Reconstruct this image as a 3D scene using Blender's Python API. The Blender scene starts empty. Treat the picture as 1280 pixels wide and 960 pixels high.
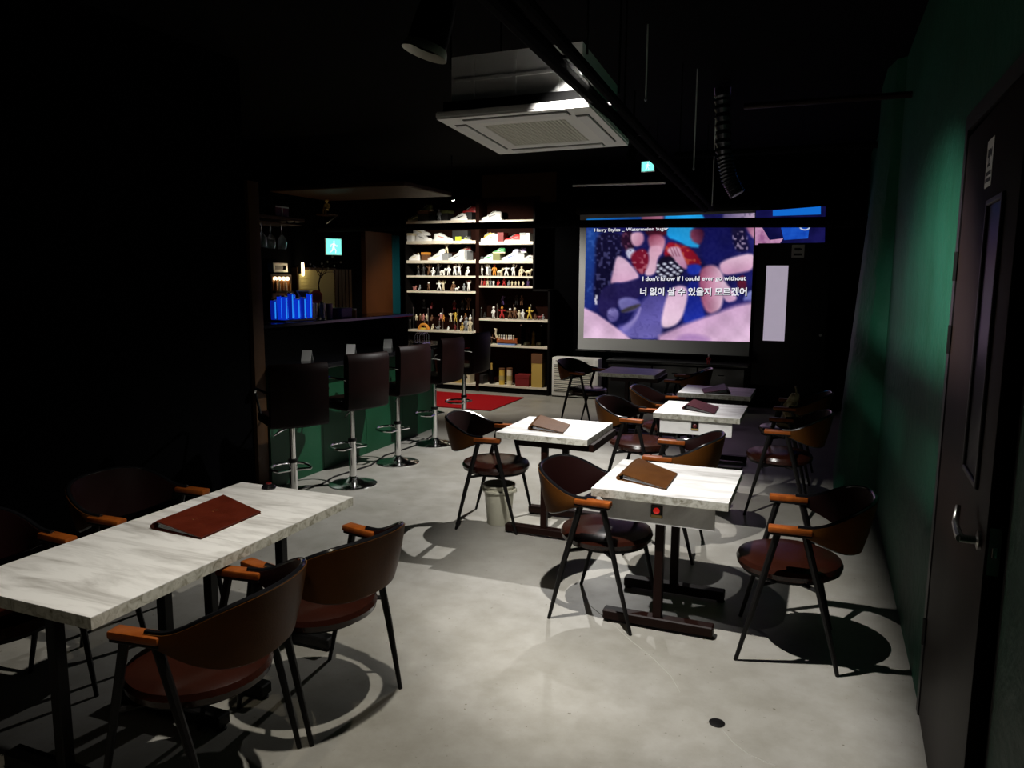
import bpy, bmesh, math, random
from mathutils import Vector, Matrix
random.seed(7)
scene = bpy.context.scene
C = scene.collection
PI = math.pi
R = math.radians

# ------------------------------------------------------------------ camera
CAM_H = 1.80
FPX = 951.0
def _ray(px, py): return Vector((px-640.0, -(py-480.0), -FPX))
_y = _ray(1030, 350).normalized()
_x = -_ray(-1718, 331); _x = (_x - _x.dot(_y)*_y).normalized()
_z = _x.cross(_y)
ROT = Matrix((_x, _y, _z))                     # camera -> world
CAM = Vector((0, 0, CAM_H))
cam_data = bpy.data.cameras.new('camera')
cam_data.sensor_width = 36.0
cam_data.lens = FPX/1280.0*36.0
cam_data.clip_start = 0.05
cam = bpy.data.objects.new('camera', cam_data)
C.objects.link(cam)
cam.matrix_world = Matrix.Translation(CAM) @ ROT.to_4x4()
scene.camera = cam
def onz(px, py, h=0.0):
    d = ROT @ _ray(px, py); return CAM + d*((h-CAM_H)/d.z)
def ony(px, py, Y):
    d = ROT @ _ray(px, py); return CAM + d*(Y/d.y)
def onx(px, py, X):
    d = ROT @ _ray(px, py); return CAM + d*(X/d.x)

# ------------------------------------------------------------------ world, lights, exposure
world = bpy.data.worlds.new('world'); scene.world = world
world.use_nodes = True
world.node_tree.nodes['Background'].inputs['Color'].default_value = (0, 0, 0, 1)
world.node_tree.nodes['Background'].inputs['Strength'].default_value = 0.0
scene.view_settings.view_transform = 'Standard'
scene.view_settings.look = 'None'
scene.view_settings.gamma = 1.0
scene.view_settings.use_curve_mapping = False
scene.view_settings.exposure = 0.0

def spot(name, loc, target, watts, angle, blend, size, col=(1, 1, 1)):
    l = bpy.data.lights.new(name, 'SPOT')
    l.energy = watts; l.spot_size = R(angle); l.spot_blend = blend
    l.shadow_soft_size = size; l.color = col
    o = bpy.data.objects.new(name, l); C.objects.link(o)
    o.location = loc
    d = Vector(target) - Vector(loc)
    o.rotation_euler = d.to_track_quat('-Z', 'Y').to_euler()
    return o
def point(name, loc, watts, size, col=(1, 1, 1)):
    l = bpy.data.lights.new(name, 'POINT')
    l.energy = watts; l.shadow_soft_size = size; l.color = col
    o = bpy.data.objects.new(name, l); C.objects.link(o); o.location = loc
    return o
# lamps: the two heads by the air conditioner and the one before the screen are placed from the shadows they
# throw in the photograph, the cabinet lamp on the glowing dot the photograph shows, the last one over the camera
L_MAIN = Vector((-1.15, 3.0, 2.84)); T_MAIN = Vector((0.15, 4.55, 0))
L_REAR = Vector((-1.68, 6.9, 2.84)); T_REAR = Vector((-2.5, 6.05, 0))
L_NEAR = Vector((-1.45, 1.15, 2.85)); T_NEAR = Vector((-1.80, 2.15, 0))
L_LENS = onz(567, 252, 2.84); T_LENS = Vector((-4.85, 11.0, 0.9))
L_VIS = ony(534, 55, 2.45); T_VIS = Vector((-2.0, 2.20, 0.4))
spot('spotlight_joined_tables', L_VIS+Vector((-0.012, -0.008, -0.03)), T_VIS, 150, 78, 0.6, 0.02, (1.0, 0.95, 0.85))
spot('spotlight_over_call_button_table', L_MAIN, T_MAIN, 450, 96, 0.6, 0.018, (1.0, 0.97, 0.92))
spot('spotlight_before_screen', L_REAR, T_REAR, 640, 96, 0.8, 0.02, (1.0, 0.98, 0.95))
spot('spotlight_cabinet', L_LENS, T_LENS, 250, 124, 0.5, 0.03, (1.0, 0.94, 0.82))
spot('ceiling_spotlight_offscreen', L_NEAR, T_NEAR, 28, 58, 0.12, 0.018, (1.0, 0.88, 0.66))

# ------------------------------------------------------------------ materials
M = {}
def mat(name, col, rough=0.6, metal=0.0, spec=0.5, emit=None, estr=0.0, noise=None, bump=None, trans=0.0, coat=0.0):
    """noise=(scale, colour2, lo, hi); bump=(scale, strength)"""
    if name in M: return M[name]
    m = bpy.data.materials.new(name); m.use_nodes = True
    nt = m.node_tree; b = nt.nodes['Principled BSDF']
    b.inputs['Base Color'].default_value = (*col, 1)
    b.inputs['Roughness'].default_value = rough
    b.inputs['Metallic'].default_value = metal
    b.inputs['Specular IOR Level'].default_value = spec
    b.inputs['Transmission Weight'].default_value = trans
    b.inputs['Coat Weight'].default_value = coat
    if emit:
        b.inputs['Emission Color'].default_value = (*emit, 1)
        b.inputs['Emission Strength'].default_value = estr
    tc = nt.nodes.new('ShaderNodeTexCoord')
    if noise:
        n = nt.nodes.new('ShaderNodeTexNoise'); n.inputs['Scale'].default_value = noise[0]
        n.inputs['Detail'].default_value = 6
        r = nt.nodes.new('ShaderNodeValToRGB')
        r.color_ramp.elements[0].position = noise[2]; r.color_ramp.elements[0].color = (*col, 1)
        r.color_ramp.elements[1].position = noise[3]; r.color_ramp.elements[1].color = (*noise[1], 1)
        nt.links.new(tc.outputs['Object'], n.inputs['Vector'])
        nt.links.new(n.outputs['Fac'], r.inputs['Fac'])
        nt.links.new(r.outputs['Color'], b.inputs['Base Color'])
    if bump:
        n2 = nt.nodes.new('ShaderNodeTexNoise'); n2.inputs['Scale'].default_value = bump[0]
        n2.inputs['Detail'].default_value = 5
        bp = nt.nodes.new('ShaderNodeBump'); bp.inputs['Strength'].default_value = bump[1]
        bp.inputs['Distance'].default_value = 0.02
        nt.links.new(tc.outputs['Object'], n2.inputs['Vector'])
        nt.links.new(n2.outputs['Fac'], bp.inputs['Height'])
        nt.links.new(bp.outputs['Normal'], b.inputs['Normal'])
    M[name] = m
    return m

def marble(name, base, vein, edge=False):
    m = bpy.data.materials.new(name); m.use_nodes = True
    nt = m.node_tree; b = nt.nodes['Principled BSDF']
    b.inputs['Roughness'].default_value = 0.38
    b.inputs['Specular IOR Level'].default_value = 0.35
    tc = nt.nodes.new('ShaderNodeTexCoord')
    oi = nt.nodes.new('ShaderNodeObjectInfo')
    add = nt.nodes.new('ShaderNodeVectorMath'); add.operation = 'ADD'
    sc = nt.nodes.new('ShaderNodeVectorMath'); sc.operation = 'SCALE'; sc.inputs[3].default_value = 0.37
    nt.links.new(oi.outputs['Location'], sc.inputs[0])
    nt.links.new(tc.outputs['Object'], add.inputs[0]); nt.links.new(sc.outputs[0], add.inputs[1])
    mp = nt.nodes.new('ShaderNodeMapping')
    mp.inputs['Rotation'].default_value = (0, 0, R(-28))
    mp.inputs['Scale'].default_value = (9, 9, 9) if edge else (1.6, 8.5, 2.0)
    nt.links.new(add.outputs[0], mp.inputs['Vector'])
    n = nt.nodes.new('ShaderNodeTexNoise'); n.inputs['Scale'].default_value = 3.0 if edge else 1.3
    n.inputs['Detail'].default_value = 9; n.inputs['Roughness'].default_value = 0.62
    n.inputs['Distortion'].default_value = 0.9
    nt.links.new(mp.outputs[0], n.inputs['Vector'])
    r = nt.nodes.new('ShaderNodeValToRGB')
    e = r.color_ramp.elements
    e[0].position = 0.30; e[0].color = (*vein, 1)
    e[1].position = 0.56; e[1].color = (*base, 1)
    k = r.color_ramp.elements.new(0.42); k.color = (*[0.45*v+0.55*c for v, c in zip(vein, base)], 1)
    nt.links.new(n.outputs['Fac'], r.inputs['Fac'])
    nt.links.new(r.outputs['Color'], b.inputs['Base Color'])
    M[name] = m; return m
marble('marble_top', (0.76, 0.755, 0.745), (0.36, 0.345, 0.325))
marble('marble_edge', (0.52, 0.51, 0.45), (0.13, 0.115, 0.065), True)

def floor_material():
    m = bpy.data.materials.new('polished_concrete'); m.use_nodes = True
    nt = m.node_tree; b = nt.nodes['Principled BSDF']
    tc = nt.nodes.new('ShaderNodeTexCoord')
    def noise(s, d, rr=0.55):
        n = nt.nodes.new('ShaderNodeTexNoise'); n.inputs['Scale'].default_value = s
        n.inputs['Detail'].default_value = d; n.inputs['Roughness'].default_value = rr
        nt.links.new(tc.outputs['Object'], n.inputs['Vector']); return n
    def ramp(n, p0, c0, p1, c1):
        r = nt.nodes.new('ShaderNodeValToRGB'); e = r.color_ramp.elements
        e[0].position = p0; e[0].color = (*c0, 1); e[1].position = p1; e[1].color = (*c1, 1)
        nt.links.new(n.outputs['Fac'], r.inputs['Fac']); return r
    def mix(a, c, t='MULTIPLY', f=1.0):
        x = nt.nodes.new('ShaderNodeMix'); x.data_type = 'RGBA'; x.blend_type = t
        x.inputs[0].default_value = f
        nt.links.new(a, x.inputs[6]); nt.links.new(c, x.inputs[7]); return x.outputs[2]
    big = ramp(noise(0.9, 5), 0.35, (0.285, 0.272, 0.237), 0.68, (0.37, 0.358, 0.33))
    mid = ramp(noise(6.0, 9, 0.7), 0.30, (0.80, 0.79, 0.76), 0.62, (1, 1, 1))
    spk = ramp(noise(38.0, 3, 0.5), 0.24, (0.45, 0.42, 0.36), 0.31, (1, 1, 1))
    c = mix(mix(big.outputs['Color'], mid.outputs['Color']), spk.outputs['Color'])
    nt.links.new(c, b.inputs['Base Color'])
    rr = ramp(noise(3.0, 6), 0.3, (0.28,)*3, 0.7, (0.50,)*3)
    nt.links.new(rr.outputs['Color'], b.inputs['Roughness'])
    b.inputs['Specular IOR Level'].default_value = 0.45
    bp = nt.nodes.new('ShaderNodeBump'); bp.inputs['Strength'].default_value = 0.08; bp.inputs['Distance'].default_value = 0.01
    nn = noise(22.0, 6); nt.links.new(nn.outputs['Fac'], bp.inputs['Height'])
    nt.links.new(bp.outputs['Normal'], b.inputs['Normal'])
    M['floor'] = m
floor_material()

mat('black_paint', (0.002, 0.002, 0.002), 0.9, spec=0.03)
mat('black_wall', (0.0012, 0.0012, 0.0014), 0.95, spec=0.01, bump=(30, 0.15))
mat('green_plaster', (0.0045, 0.052, 0.027), 0.58, spec=0.18, noise=(2.2, (0.009, 0.075, 0.045), 0.35, 0.7), bump=(14, 0.55))
mat('green_panel', (0.004, 0.036, 0.014), 0.42, spec=0.2, noise=(1.6, (0.008, 0.058, 0.026), 0.3, 0.7))
mat('door_paint', (0.011, 0.006, 0.0045), 0.5, spec=0.08, noise=(3, (0.014, 0.008, 0.006), 0.3, 0.7))
mat('door_dark', (0.010, 0.007, 0.008), 0.45)
mat('dark_glass', (0.002, 0.002, 0.0025), 0.3, spec=0.12)
mat('chrome', (0.80, 0.80, 0.80), 0.12, metal=1.0)
mat('brushed_steel', (0.55, 0.54, 0.52), 0.32, metal=1.0)
mat('black_steel', (0.0045, 0.004, 0.004), 0.45, spec=0.18)
mat('black_gloss', (0.006, 0.006, 0.007), 0.15, spec=0.5)
mat('red_black_steel', (0.009, 0.0025, 0.0015), 0.45, spec=0.12)
mat('brown_leather', (0.086, 0.031, 0.0062), 0.42, spec=0.05, noise=(9, (0.066, 0.023, 0.0045), 0.3, 0.75), bump=(160, 0.08))
mat('seat_leather', (0.024, 0.0060, 0.0035), 0.22, spec=0.32, noise=(9, (0.017, 0.0045, 0.0025), 0.3, 0.75), bump=(160, 0.06))
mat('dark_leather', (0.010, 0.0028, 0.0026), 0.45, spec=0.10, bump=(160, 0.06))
mat('orange_wood', (0.24, 0.060, 0.008), 0.42, spec=0.2, noise=(24, (0.17, 0.038, 0.005), 0.35, 0.65))
mat('menu_leather', (0.085, 0.032, 0.006), 0.5, spec=0.15, noise=(14, (0.065, 0.023, 0.004), 0.35, 0.7), bump=(120, 0.1))
mat('menu_red_leather', (0.080, 0.012, 0.005), 0.45, spec=0.15, noise=(14, (0.058, 0.008, 0.003), 0.35, 0.7), bump=(120, 0.1))
mat('menu_plum_leather', (0.055, 0.010, 0.011), 0.45, spec=0.15, noise=(14, (0.042, 0.007, 0.008), 0.35, 0.7), bump=(120, 0.1))
mat('gold_print', (0.55, 0.38, 0.14), 0.4, metal=0.6)
mat('page', (0.62, 0.62, 0.62), 0.5)
mat('stool_leather', (0.0065, 0.0026, 0.0022), 0.42, spec=0.06, noise=(7, (0.0085, 0.0033, 0.0029), 0.3, 0.7), bump=(140, 0.08))
mat('white_plastic', (0.72, 0.71, 0.68), 0.42)
mat('white_sheet_metal', (0.66, 0.655, 0.64), 0.45, metal=0.0)
mat('cream_plastic', (0.62, 0.60, 0.52), 0.4)
mat('bucket_plastic', (0.55, 0.53, 0.42), 0.4, spec=0.4)
mat('screen_cloth', (0.42, 0.43, 0.44), 0.8, spec=0.1)
mat('red_carpet', (0.30, 0.004, 0.007), 0.9, spec=0.1, bump=(220, 0.5))
mat('cream_shelf', (0.72, 0.66, 0.54), 0.5, noise=(8, (0.62, 0.56, 0.44), 0.3, 0.7))
mat('cabinet_black', (0.003, 0.0025, 0.0025), 0.6, spec=0.05)
mat('cabinet_back', (0.009, 0.003, 0.002), 0.7, spec=0.02, noise=(3, (0.014, 0.0045, 0.003), 0.3, 0.7))
mat('brown_wood', (0.040, 0.018, 0.005), 0.55, spec=0.15, noise=(5, (0.028, 0.012, 0.0035), 0.3, 0.7))
mat('red_button', (0.55, 0.010, 0.010), 0.25, emit=(1.0, 0.03, 0.02), estr=0.35)
mat('dull_button', (0.10, 0.008, 0.008), 0.3)
def thin_clear(name, gloss):
    m = bpy.data.materials.new(name); m.use_nodes = True; nt = m.node_tree; nt.nodes.clear()
    o_ = nt.nodes.new('ShaderNodeOutputMaterial'); x = nt.nodes.new('ShaderNodeMixShader'); a = nt.nodes.new('ShaderNodeBsdfTransparent'); g = nt.nodes.new('ShaderNodeBsdfGlossy')
    f = nt.nodes.new('ShaderNodeFresnel'); f.inputs['IOR'].default_value = gloss
    g.inputs['Roughness'].default_value = 0.05; a.inputs['Color'].default_value = (0.93, 0.95, 0.94, 1)
    nt.links.new(f.outputs[0], x.inputs[0]); nt.links.new(a.outputs[0], x.inputs[1]); nt.links.new(g.outputs[0], x.inputs[2]); nt.links.new(x.outputs[0], o_.inputs[0])
    M[name] = m
thin_clear('clear_acrylic', 1.45)
mat('white_paper', (0.70, 0.69, 0.66), 0.6)
mat('print_black', (0.01, 0.01, 0.01), 0.6)
mat('sign_green', (0.02, 0.5, 0.4), 0.4, emit=(0.25, 1.0, 0.85), estr=1.1)
mat('sign_white', (0.7, 1.0, 0.95), 0.4, emit=(0.6, 1.0, 0.93), estr=1.6)
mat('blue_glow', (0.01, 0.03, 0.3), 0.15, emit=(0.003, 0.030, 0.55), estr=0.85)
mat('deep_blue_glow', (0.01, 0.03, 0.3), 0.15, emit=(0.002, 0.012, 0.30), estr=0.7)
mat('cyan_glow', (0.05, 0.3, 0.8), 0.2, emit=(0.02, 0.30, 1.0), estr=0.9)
mat('warm_lamp', (0.9, 0.8, 0.6), 0.4, emit=(1.0, 0.82, 0.55), estr=2.5)
mat('lamp_lens', (0.9, 0.9, 0.9), 0.3, emit=(1.0, 0.95, 0.85), estr=6.0)
mat('door_light_glass', (0.5, 0.48, 0.55), 0.35, emit=(0.46, 0.40, 0.50), estr=0.75, noise=(6, (0.45, 0.44, 0.50), 0.3, 0.7))

# ------------------------------------------------------------------ mesh helpers
class MB:
    def __init__(s): s.v = []; s.f = []
    def add(s, vs, fs):
        o = len(s.v); s.v += [tuple(v) for v in vs]; s.f += [tuple(i+o for i in f) for f in fs]; return s
    def box(s, x0, x1, y0, y1, z0, z1, mtx=None):
        vs = [Vector(p) for p in ((x0,y0,z0),(x1,y0,z0),(x1,y1,z0),(x0,y1,z0),(x0,y0,z1),(x1,y0,z1),(x1,y1,z1),(x0,y1,z1))]
        if mtx: vs = [mtx @ v for v in vs]
        return s.add(vs, [(0,3,2,1),(4,5,6,7),(0,1,5,4),(1,2,6,5),(2,3,7,6),(3,0,4,7)])
    def rbox(s, x0, x1, y0, y1, z0, z1, r=0.01, seg=2, mtx=None):
        bm = bmesh.new(); bmesh.ops.create_cube(bm, size=1)
        for v in bm.verts:
            v.co = Vector(((x0+x1)/2+v.co.x*(x1-x0), (y0+y1)/2+v.co.y*(y1-y0), (z0+z1)/2+v.co.z*(z1-z0)))
        bmesh.ops.bevel(bm, geom=bm.edges[:], offset=r, segments=seg, profile=0.5, affect='EDGES')
        return s.bm(bm, mtx)
    def bm(s, bm, mtx=None):
        bm.verts.index_update()
        vs = [(mtx @ v.co) if mtx else v.co.copy() for v in bm.verts]
        fs = [tuple(v.index for v in f.verts) for f in bm.faces]
        bm.free(); return s.add(vs, fs)
    def rings(s, rings, close=True, cap=True):
        n = len(rings[0]); vs = [p for r in rings for p in r]; fs = []
        for i in range(len(rings)-1):
            for j in range(n if close else n-1):
                a = i*n+j; b = i*n+(j+1) % n
                fs.append((a, b, b+n, a+n))
        if cap:
            fs.append(tuple(reversed(range(n)))); fs.append(tuple(range((len(rings)-1)*n, len(rings)*n)))
        return s.add(vs, fs)
    def tube(s, pts, r, n=8, cap=True, flat=1.0):
        pts = [Vector(p) for p in pts]; rr = r if isinstance(r, (list, tuple)) else [r]*len(pts)
        rings = []; up = None
        for i, p in enumerate(pts):
            t = (pts[min(i+1, len(pts)-1)] - pts[max(i-1, 0)]).normalized()
            if up is None:
                up = Vector((0, 0, 1)) if abs(t.z) < 0.9 else Vector((1, 0, 0))
            a = t.cross(up).normalized(); b = a.cross(t).normalized(); up = b
            rings.append([p + (a*math.cos(2*PI*k/n) + b*math.sin(2*PI*k/n)*flat)*rr[i] for k in range(n)])
        return s.rings(rings, cap=cap)
    def lathe(s, prof, n=20, c=(0, 0, 0), mtx=None, sx=1.0, sy=1.0):
        c = Vector(c); rings = []
        for r, z in prof:
            ring = [Vector((r*math.cos(2*PI*k/n)*sx, r*math.sin(2*PI*k/n)*sy, z)) for k in range(n)]
            rings.append([(mtx @ q if mtx else q) + c for q in ring])
        return s.rings(rings, cap=True)
    def ball(s, c, r, n=10, m=6, sc=(1, 1, 1)):
        c = Vector(c)
        prof = [(max(1e-4, r*math.sin(PI*i/m)), -r*math.cos(PI*i/m)) for i in range(m+1)]
        rings = [[c+Vector((a*math.cos(2*PI*k/n)*sc[0], a*math.sin(2*PI*k/n)*sc[1], z*sc[2])) for k in range(n)] for a, z in prof]
        return s.rings(rings)
    def prism(s, poly, z0, z1, mtx=None):
        n = len(poly)
        lo = [Vector((p[0], p[1], z0)) for p in poly]; hi = [Vector((p[0], p[1], z1)) for p in poly]
        if mtx: lo = [mtx @ v for v in lo]; hi = [mtx @ v for v in hi]
        return s.rings([lo, hi])
    def build(s, name, m, parent=None, smooth=35):
        me = bpy.data.meshes.new(name); me.from_pydata(s.v, [], s.f); me.update()
        bm = bmesh.new(); bm.from_mesh(me); bmesh.ops.recalc_face_normals(bm, faces=bm.faces[:]); bm.to_mesh(me); bm.free()
        if smooth:
            me.shade_smooth(); me.set_sharp_from_angle(angle=R(smooth))
        me.materials.append(M[m] if isinstance(m, str) else m)
        o = bpy.data.objects.new(name, me); C.objects.link(o)
        if parent: o.parent = parent
        return o

def tag(o, label=None, cat=None, group=None, kind=None):
    if label: o['label'] = label
    if cat: o['category'] = cat
    if group: o['group'] = group
    if kind: o['kind'] = kind
    return o
def thing(name, label, cat, loc=(0, 0, 0), rz=0.0, group=None, kind=None):
    o = bpy.data.objects.new(name, None); C.objects.link(o)
    o.empty_display_size = 0.1; o.location = loc; o.rotation_euler = (0, 0, rz)
    return tag(o, label, cat, group, kind)
def dup(root, loc, rz, label=None, group=None):
    r = root.copy(); C.objects.link(r); r.location = loc; r.rotation_euler = (0, 0, rz)
    if label: r['label'] = label
    if group: r['group'] = group
    for ch in list(root.children):
        c = ch.copy(); C.objects.link(c); c.parent = r
        for g in list(ch.children):
            d = g.copy(); C.objects.link(d); d.parent = c
    return r
def text_mesh(body, size, name, m, mtx, parent=None, align='CENTER', extr=0.0, off=0.0):
    c = bpy.data.curves.new(name, 'FONT'); c.body = body; c.size = size; c.align_x = align
    c.extrude = extr; c.offset = off
    t = bpy.data.objects.new(name, c); C.objects.link(t)
    dg = bpy.context.evaluated_depsgraph_get()
    me = bpy.data.meshes.new_from_object(t.evaluated_get(dg))
    bpy.data.objects.remove(t)
    me.transform(mtx); me.materials.clear(); me.materials.append(M[m] if isinstance(m, str) else m)
    o = bpy.data.objects.new(name, me); C.objects.link(o)
    if parent: o.parent = parent
    return o
FACE_CAM = Matrix.Rotation(R(90), 4, 'X')       # text in the XZ plane, read from -Y

# ------------------------------------------------------------------ room shell
XR = 0.48; YB = 11.30; ZC = 3.45; XL = -4.30
S = 'structure'
tag(MB().box(-6.9, 2.0, -1.5, YB+0.2, -0.12, 0).build('floor', 'floor', smooth=0), 'pale polished concrete floor with worn patches', 'floor', kind=S)
tag(MB().box(-6.9, 2.0, -1.5, YB+0.2, ZC, ZC+0.12).build('ceiling', 'black_paint', smooth=0), 'black painted open ceiling slab above the pipes', 'ceiling', kind=S)
tag(MB().box(-6.9, 2.0, YB, YB+0.15, 0, ZC).build('wall_back', 'black_wall', smooth=0), 'black wall behind the projection screen', 'wall', kind=S)
tag(MB().box(XL-0.12, XL, -1.5, 4.93, 0, ZC).build('wall_left', 'black_wall', smooth=0), 'plain black wall beside the long marble table', 'wall', kind=S)
tag(MB().box(-6.9, 2.0, -1.6, -1.45, 0, ZC).build('wall_front', 'black_wall', smooth=0), 'black wall behind the camera', 'wall', kind=S)
tag(MB().box(-6.75, -6.6, 4.8, YB, 0, ZC).build('wall_bar', 'black_wall', smooth=0), 'black wall at the rear of the bar', 'wall', kind=S)
tag(MB().box(-6.6, XL-0.12, 4.7, 4.82, 0, ZC).build('wall_partition', 'black_wall', smooth=0), 'black partition closing the end of the bar', 'wall', kind=S)
# right wall: plaster, with a pilaster standing out of it further back
o = MB()
o.box(XR, XR+0.15, 3.42, YB, 0, ZC)
tag(o.build('wall_right', 'green_plaster', smooth=0), 'dark green rough plaster wall beside the tables', 'wall', kind=S)
tag(MB().box(XR, XR+0.15, -1.5, 2.22, 0, ZC).build('wall_right_near', 'green_plaster', smooth=0), 'dark green plaster wall next to the latch side of the door', 'wall', kind=S)
tag(MB().box(XR, XR+0.15, 2.22, 3.42, 2.36, ZC).build('wall_lintel', 'green_plaster', smooth=0), 'dark green plaster above the brown door', 'wall', kind=S)
# hairline crack running past the drain
fl = bpy.data.objects['floor']
cr = [onz(x, y) for x, y in ((735, 755), (762, 778), (790, 800), (815, 823), (838, 845), (853, 866))]
mat('crack_filler', (0.37, 0.36, 0.32), 0.6)
MB().tube([(v.x+0.012*math.sin(i*2.3), v.y, 0.0) for i, v in enumerate(cr)], 0.0022, 5).build('crack', 'crack_filler', fl)
cr = [onz(x, y) for x, y in ((903, 912), (915, 928), (938, 944), (968, 957))]
MB().tube([(v.x+0.006*math.sin(i*2.3), v.y, 0.0) for i, v in enumerate(cr)], 0.0022, 5).build('crack', 'crack_filler', fl)
# bumpy pilaster
rn = random.Random(3)
rings = []
for i in range(25):
    z = ZC*i/24
    j = lambda: rn.uniform(-0.008, 0.008)
    pr = 0.30-0.19*min(1.0, z/3.0)
    rings.append([Vector((XR+0.01, 6.58+j(), z)), Vector((XR-0.25*pr+j(), 6.62+j(), z)), Vector((XR-0.5*pr+j(), 6.66+j(), z)),
                  Vector((XR-0.62*pr+j(), 6.72+j(), z)), Vector((XR-0.95*pr+j(), 6.92+j(), z)), Vector((XR-pr, 7.0+j(), z)), Vector((XR-pr, 7.6, z)), Vector((XR+0.01, 7.6, z))])
tag(MB().rings(rings).build('trim_1', 'green_plaster', smooth=30), 'rough green plaster pilaster standing out of the right wall', 'pilaster', kind=S)
# end post of left wall
tag(MB().rbox(XL-0.13, XL+0.035, 4.93, 5.06, 0, 2.55, 0.006).build('trim_2', 'brown_wood'), 'brown wooden post at the end of the bar', 'post', kind=S)

# ------------------------------------------------------------------ door at the right (hinged, slightly open)
dr = thing('door_1', 'brown painted door with narrow window strip, standing slightly ajar', 'door', (XR+0.012, 3.36, 0), R(-91.6), kind=S)
# local +X runs from hinge to latch, local -Y faces the room
DW = 1.075
MB().rbox(0, DW, -0.022, 0.022, 0.012, 2.33, 0.004).build('leaf', 'door_paint', dr)
wp = MB(); wx0, wx1, wz0, wz1 = 0.63, 0.88, 1.22, 2.03
MB().box(wx0, wx1, -0.0235, -0.0225, wz0, wz1).build('pane', 'dark_glass', dr, smooth=0)
for a in ((wx0-.014, wx0+.004, wz0-.014, wz1+.014), (wx1-.004, wx1+.014, wz0-.014, wz1+.014), (wx0, wx1, wz0-.014, wz0+.004), (wx0, wx1, wz1-.004, wz1+.014)):
    MB().rbox(a[0], a[1], -0.032, -0.02, a[2], a[3], 0.003, 1).build('window_frame', 'door_dark', dr)
hd = MB().lathe([(0.026, 0), (0.026, 0.008), (0.012, 0.012), (0.011, 0.05)], 16, (DW-0.075, -0.022, 1.09), Matrix.Rotation(R(90), 4, 'X')).build('handle', 'brushed_steel', dr)
MB().tube([(DW-0.075, -0.070, 1.09), (DW-0.10, -0.072, 1.092), (DW-0.15, -0.072, 1.098), (DW-0.19, -0.070, 1.10), (DW-0.215, -0.066, 1.115), (DW-0.225, -0.062, 1.145)], [0.012, 0.012, 0.010, 0.010, 0.009, 0.007], 10).build('lever', 'brushed_steel', hd)
MB().box(DW-0.001, DW+0.002, -0.014, 0.014, 1.02, 1.15).build('latch_plate', 'brushed_steel', dr, smooth=0)
MB().rbox(DW, DW+0.010, -0.007, 0.007, 1.07, 1.10, 0.002, 1).build('latch_bolt', 'chrome', dr)
for z in (0.32, 1.52, 1.80):
    MB().tube([(-0.012, -0.026, z), (-0.012, -0.026, z+0.11)], 0.010, 8).build('hinge', 'black_steel', dr)
stk = MB().box(0.50, 0.62, -0.0240, -0.0225, 2.09, 2.235).build('sticker', 'white_paper', dr, smooth=0)
p = MB(); p.box(0.525, 0.575, -0.0246, -0.0239, 2.180, 2.205); p.prism([(0.575, 2.188), (0.595, 2.178), (0.595, 2.207), (0.575, 2.197)], 0.0239, 0.0246, Matrix.Rotation(R(90), 4, 'X'))
p.box(0.545, 0.555, -0.0246, -0.0239, 2.160, 2.180); p.box(0.530, 0.570, -0.0246, -0.0239, 2.152, 2.161)
for k in range(2): p.box(0.515, 0.605, -0.0246, -0.0239, 2.105+0.020*k, 2.117+0.020*k)
p.build('pictogram', 'print_black', stk, smooth=0)
fr = thing('trim_3', 'dark frame around the brown door', 'door frame', (XR, 0, 0), kind=S)
MB().box(-0.012, 0.15, 3.385, 3.44, 0, 2.42).build('jamb', 'door_dark', fr, smooth=0)
MB().box(0.004, 0.15, 2.215, 2.265, 0, 2.42).build('jamb', 'door_dark', fr, smooth=0)
MB().box(-0.012, 0.15, 2.265, 3.385, 2.36, 2.42).build('head', 'door_dark', fr, smooth=0)

# ------------------------------------------------------------------ back door beside the screen
d2 = thing('door_2', 'black door with a lit frosted strip window beside the screen', 'door', (-0.88, YB-0.03, 0), 0, kind=S)
MB().rbox(0, 0.95, -0.02, 0.03, 0, 2.30, 0.004).build('leaf', 'door_dark', d2)
a0 = ony(958, 332, YB-0.05); a1 = ony(980, 426.5, YB-0.05)
g0 = ony(956, 378, YB-0.05); g1 = ony(983, 378, YB-0.05)
MB().box(g0.x+0.88, g1.x+0.88, -0.024, -0.019, a1.z, a0.z).build('pane', 'door_light_glass', d2, smooth=0)
c0 = ony(990, 306, YB-0.05); c1 = ony(1005, 322, YB-0.05)
st = MB().box(c0.x+0.88, c1.x+0.88, -0.024, -0.019, c1.z, c0.z).build('sticker', 'white_paper', d2, smooth=0)
p = MB(); mx = (c0.x+c1.x)/2+0.88; mz = (c0.z+c1.z)/2
p.box(mx-0.045, mx+0.03, -0.026, -0.0235, mz+0.01, mz+0.045); p.box(mx+0.03, mx+0.05, -0.026, -0.0235, mz+0.018, mz+0.038)
p.box(mx-0.055, mx+0.055, -0.026, -0.0235, mz-0.06, mz-0.03)
p.build('pictogram', 'print_black', st, smooth=0)
MB().lathe([(0.02, 0), (0.02, 0.01), (0.01, 0.012), (0.01, 0.05)], 12, (0.88, -0.02, 1.05), Matrix.Rotation(R(90), 4, 'X')).build('handle', 'brushed_steel', d2)

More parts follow.
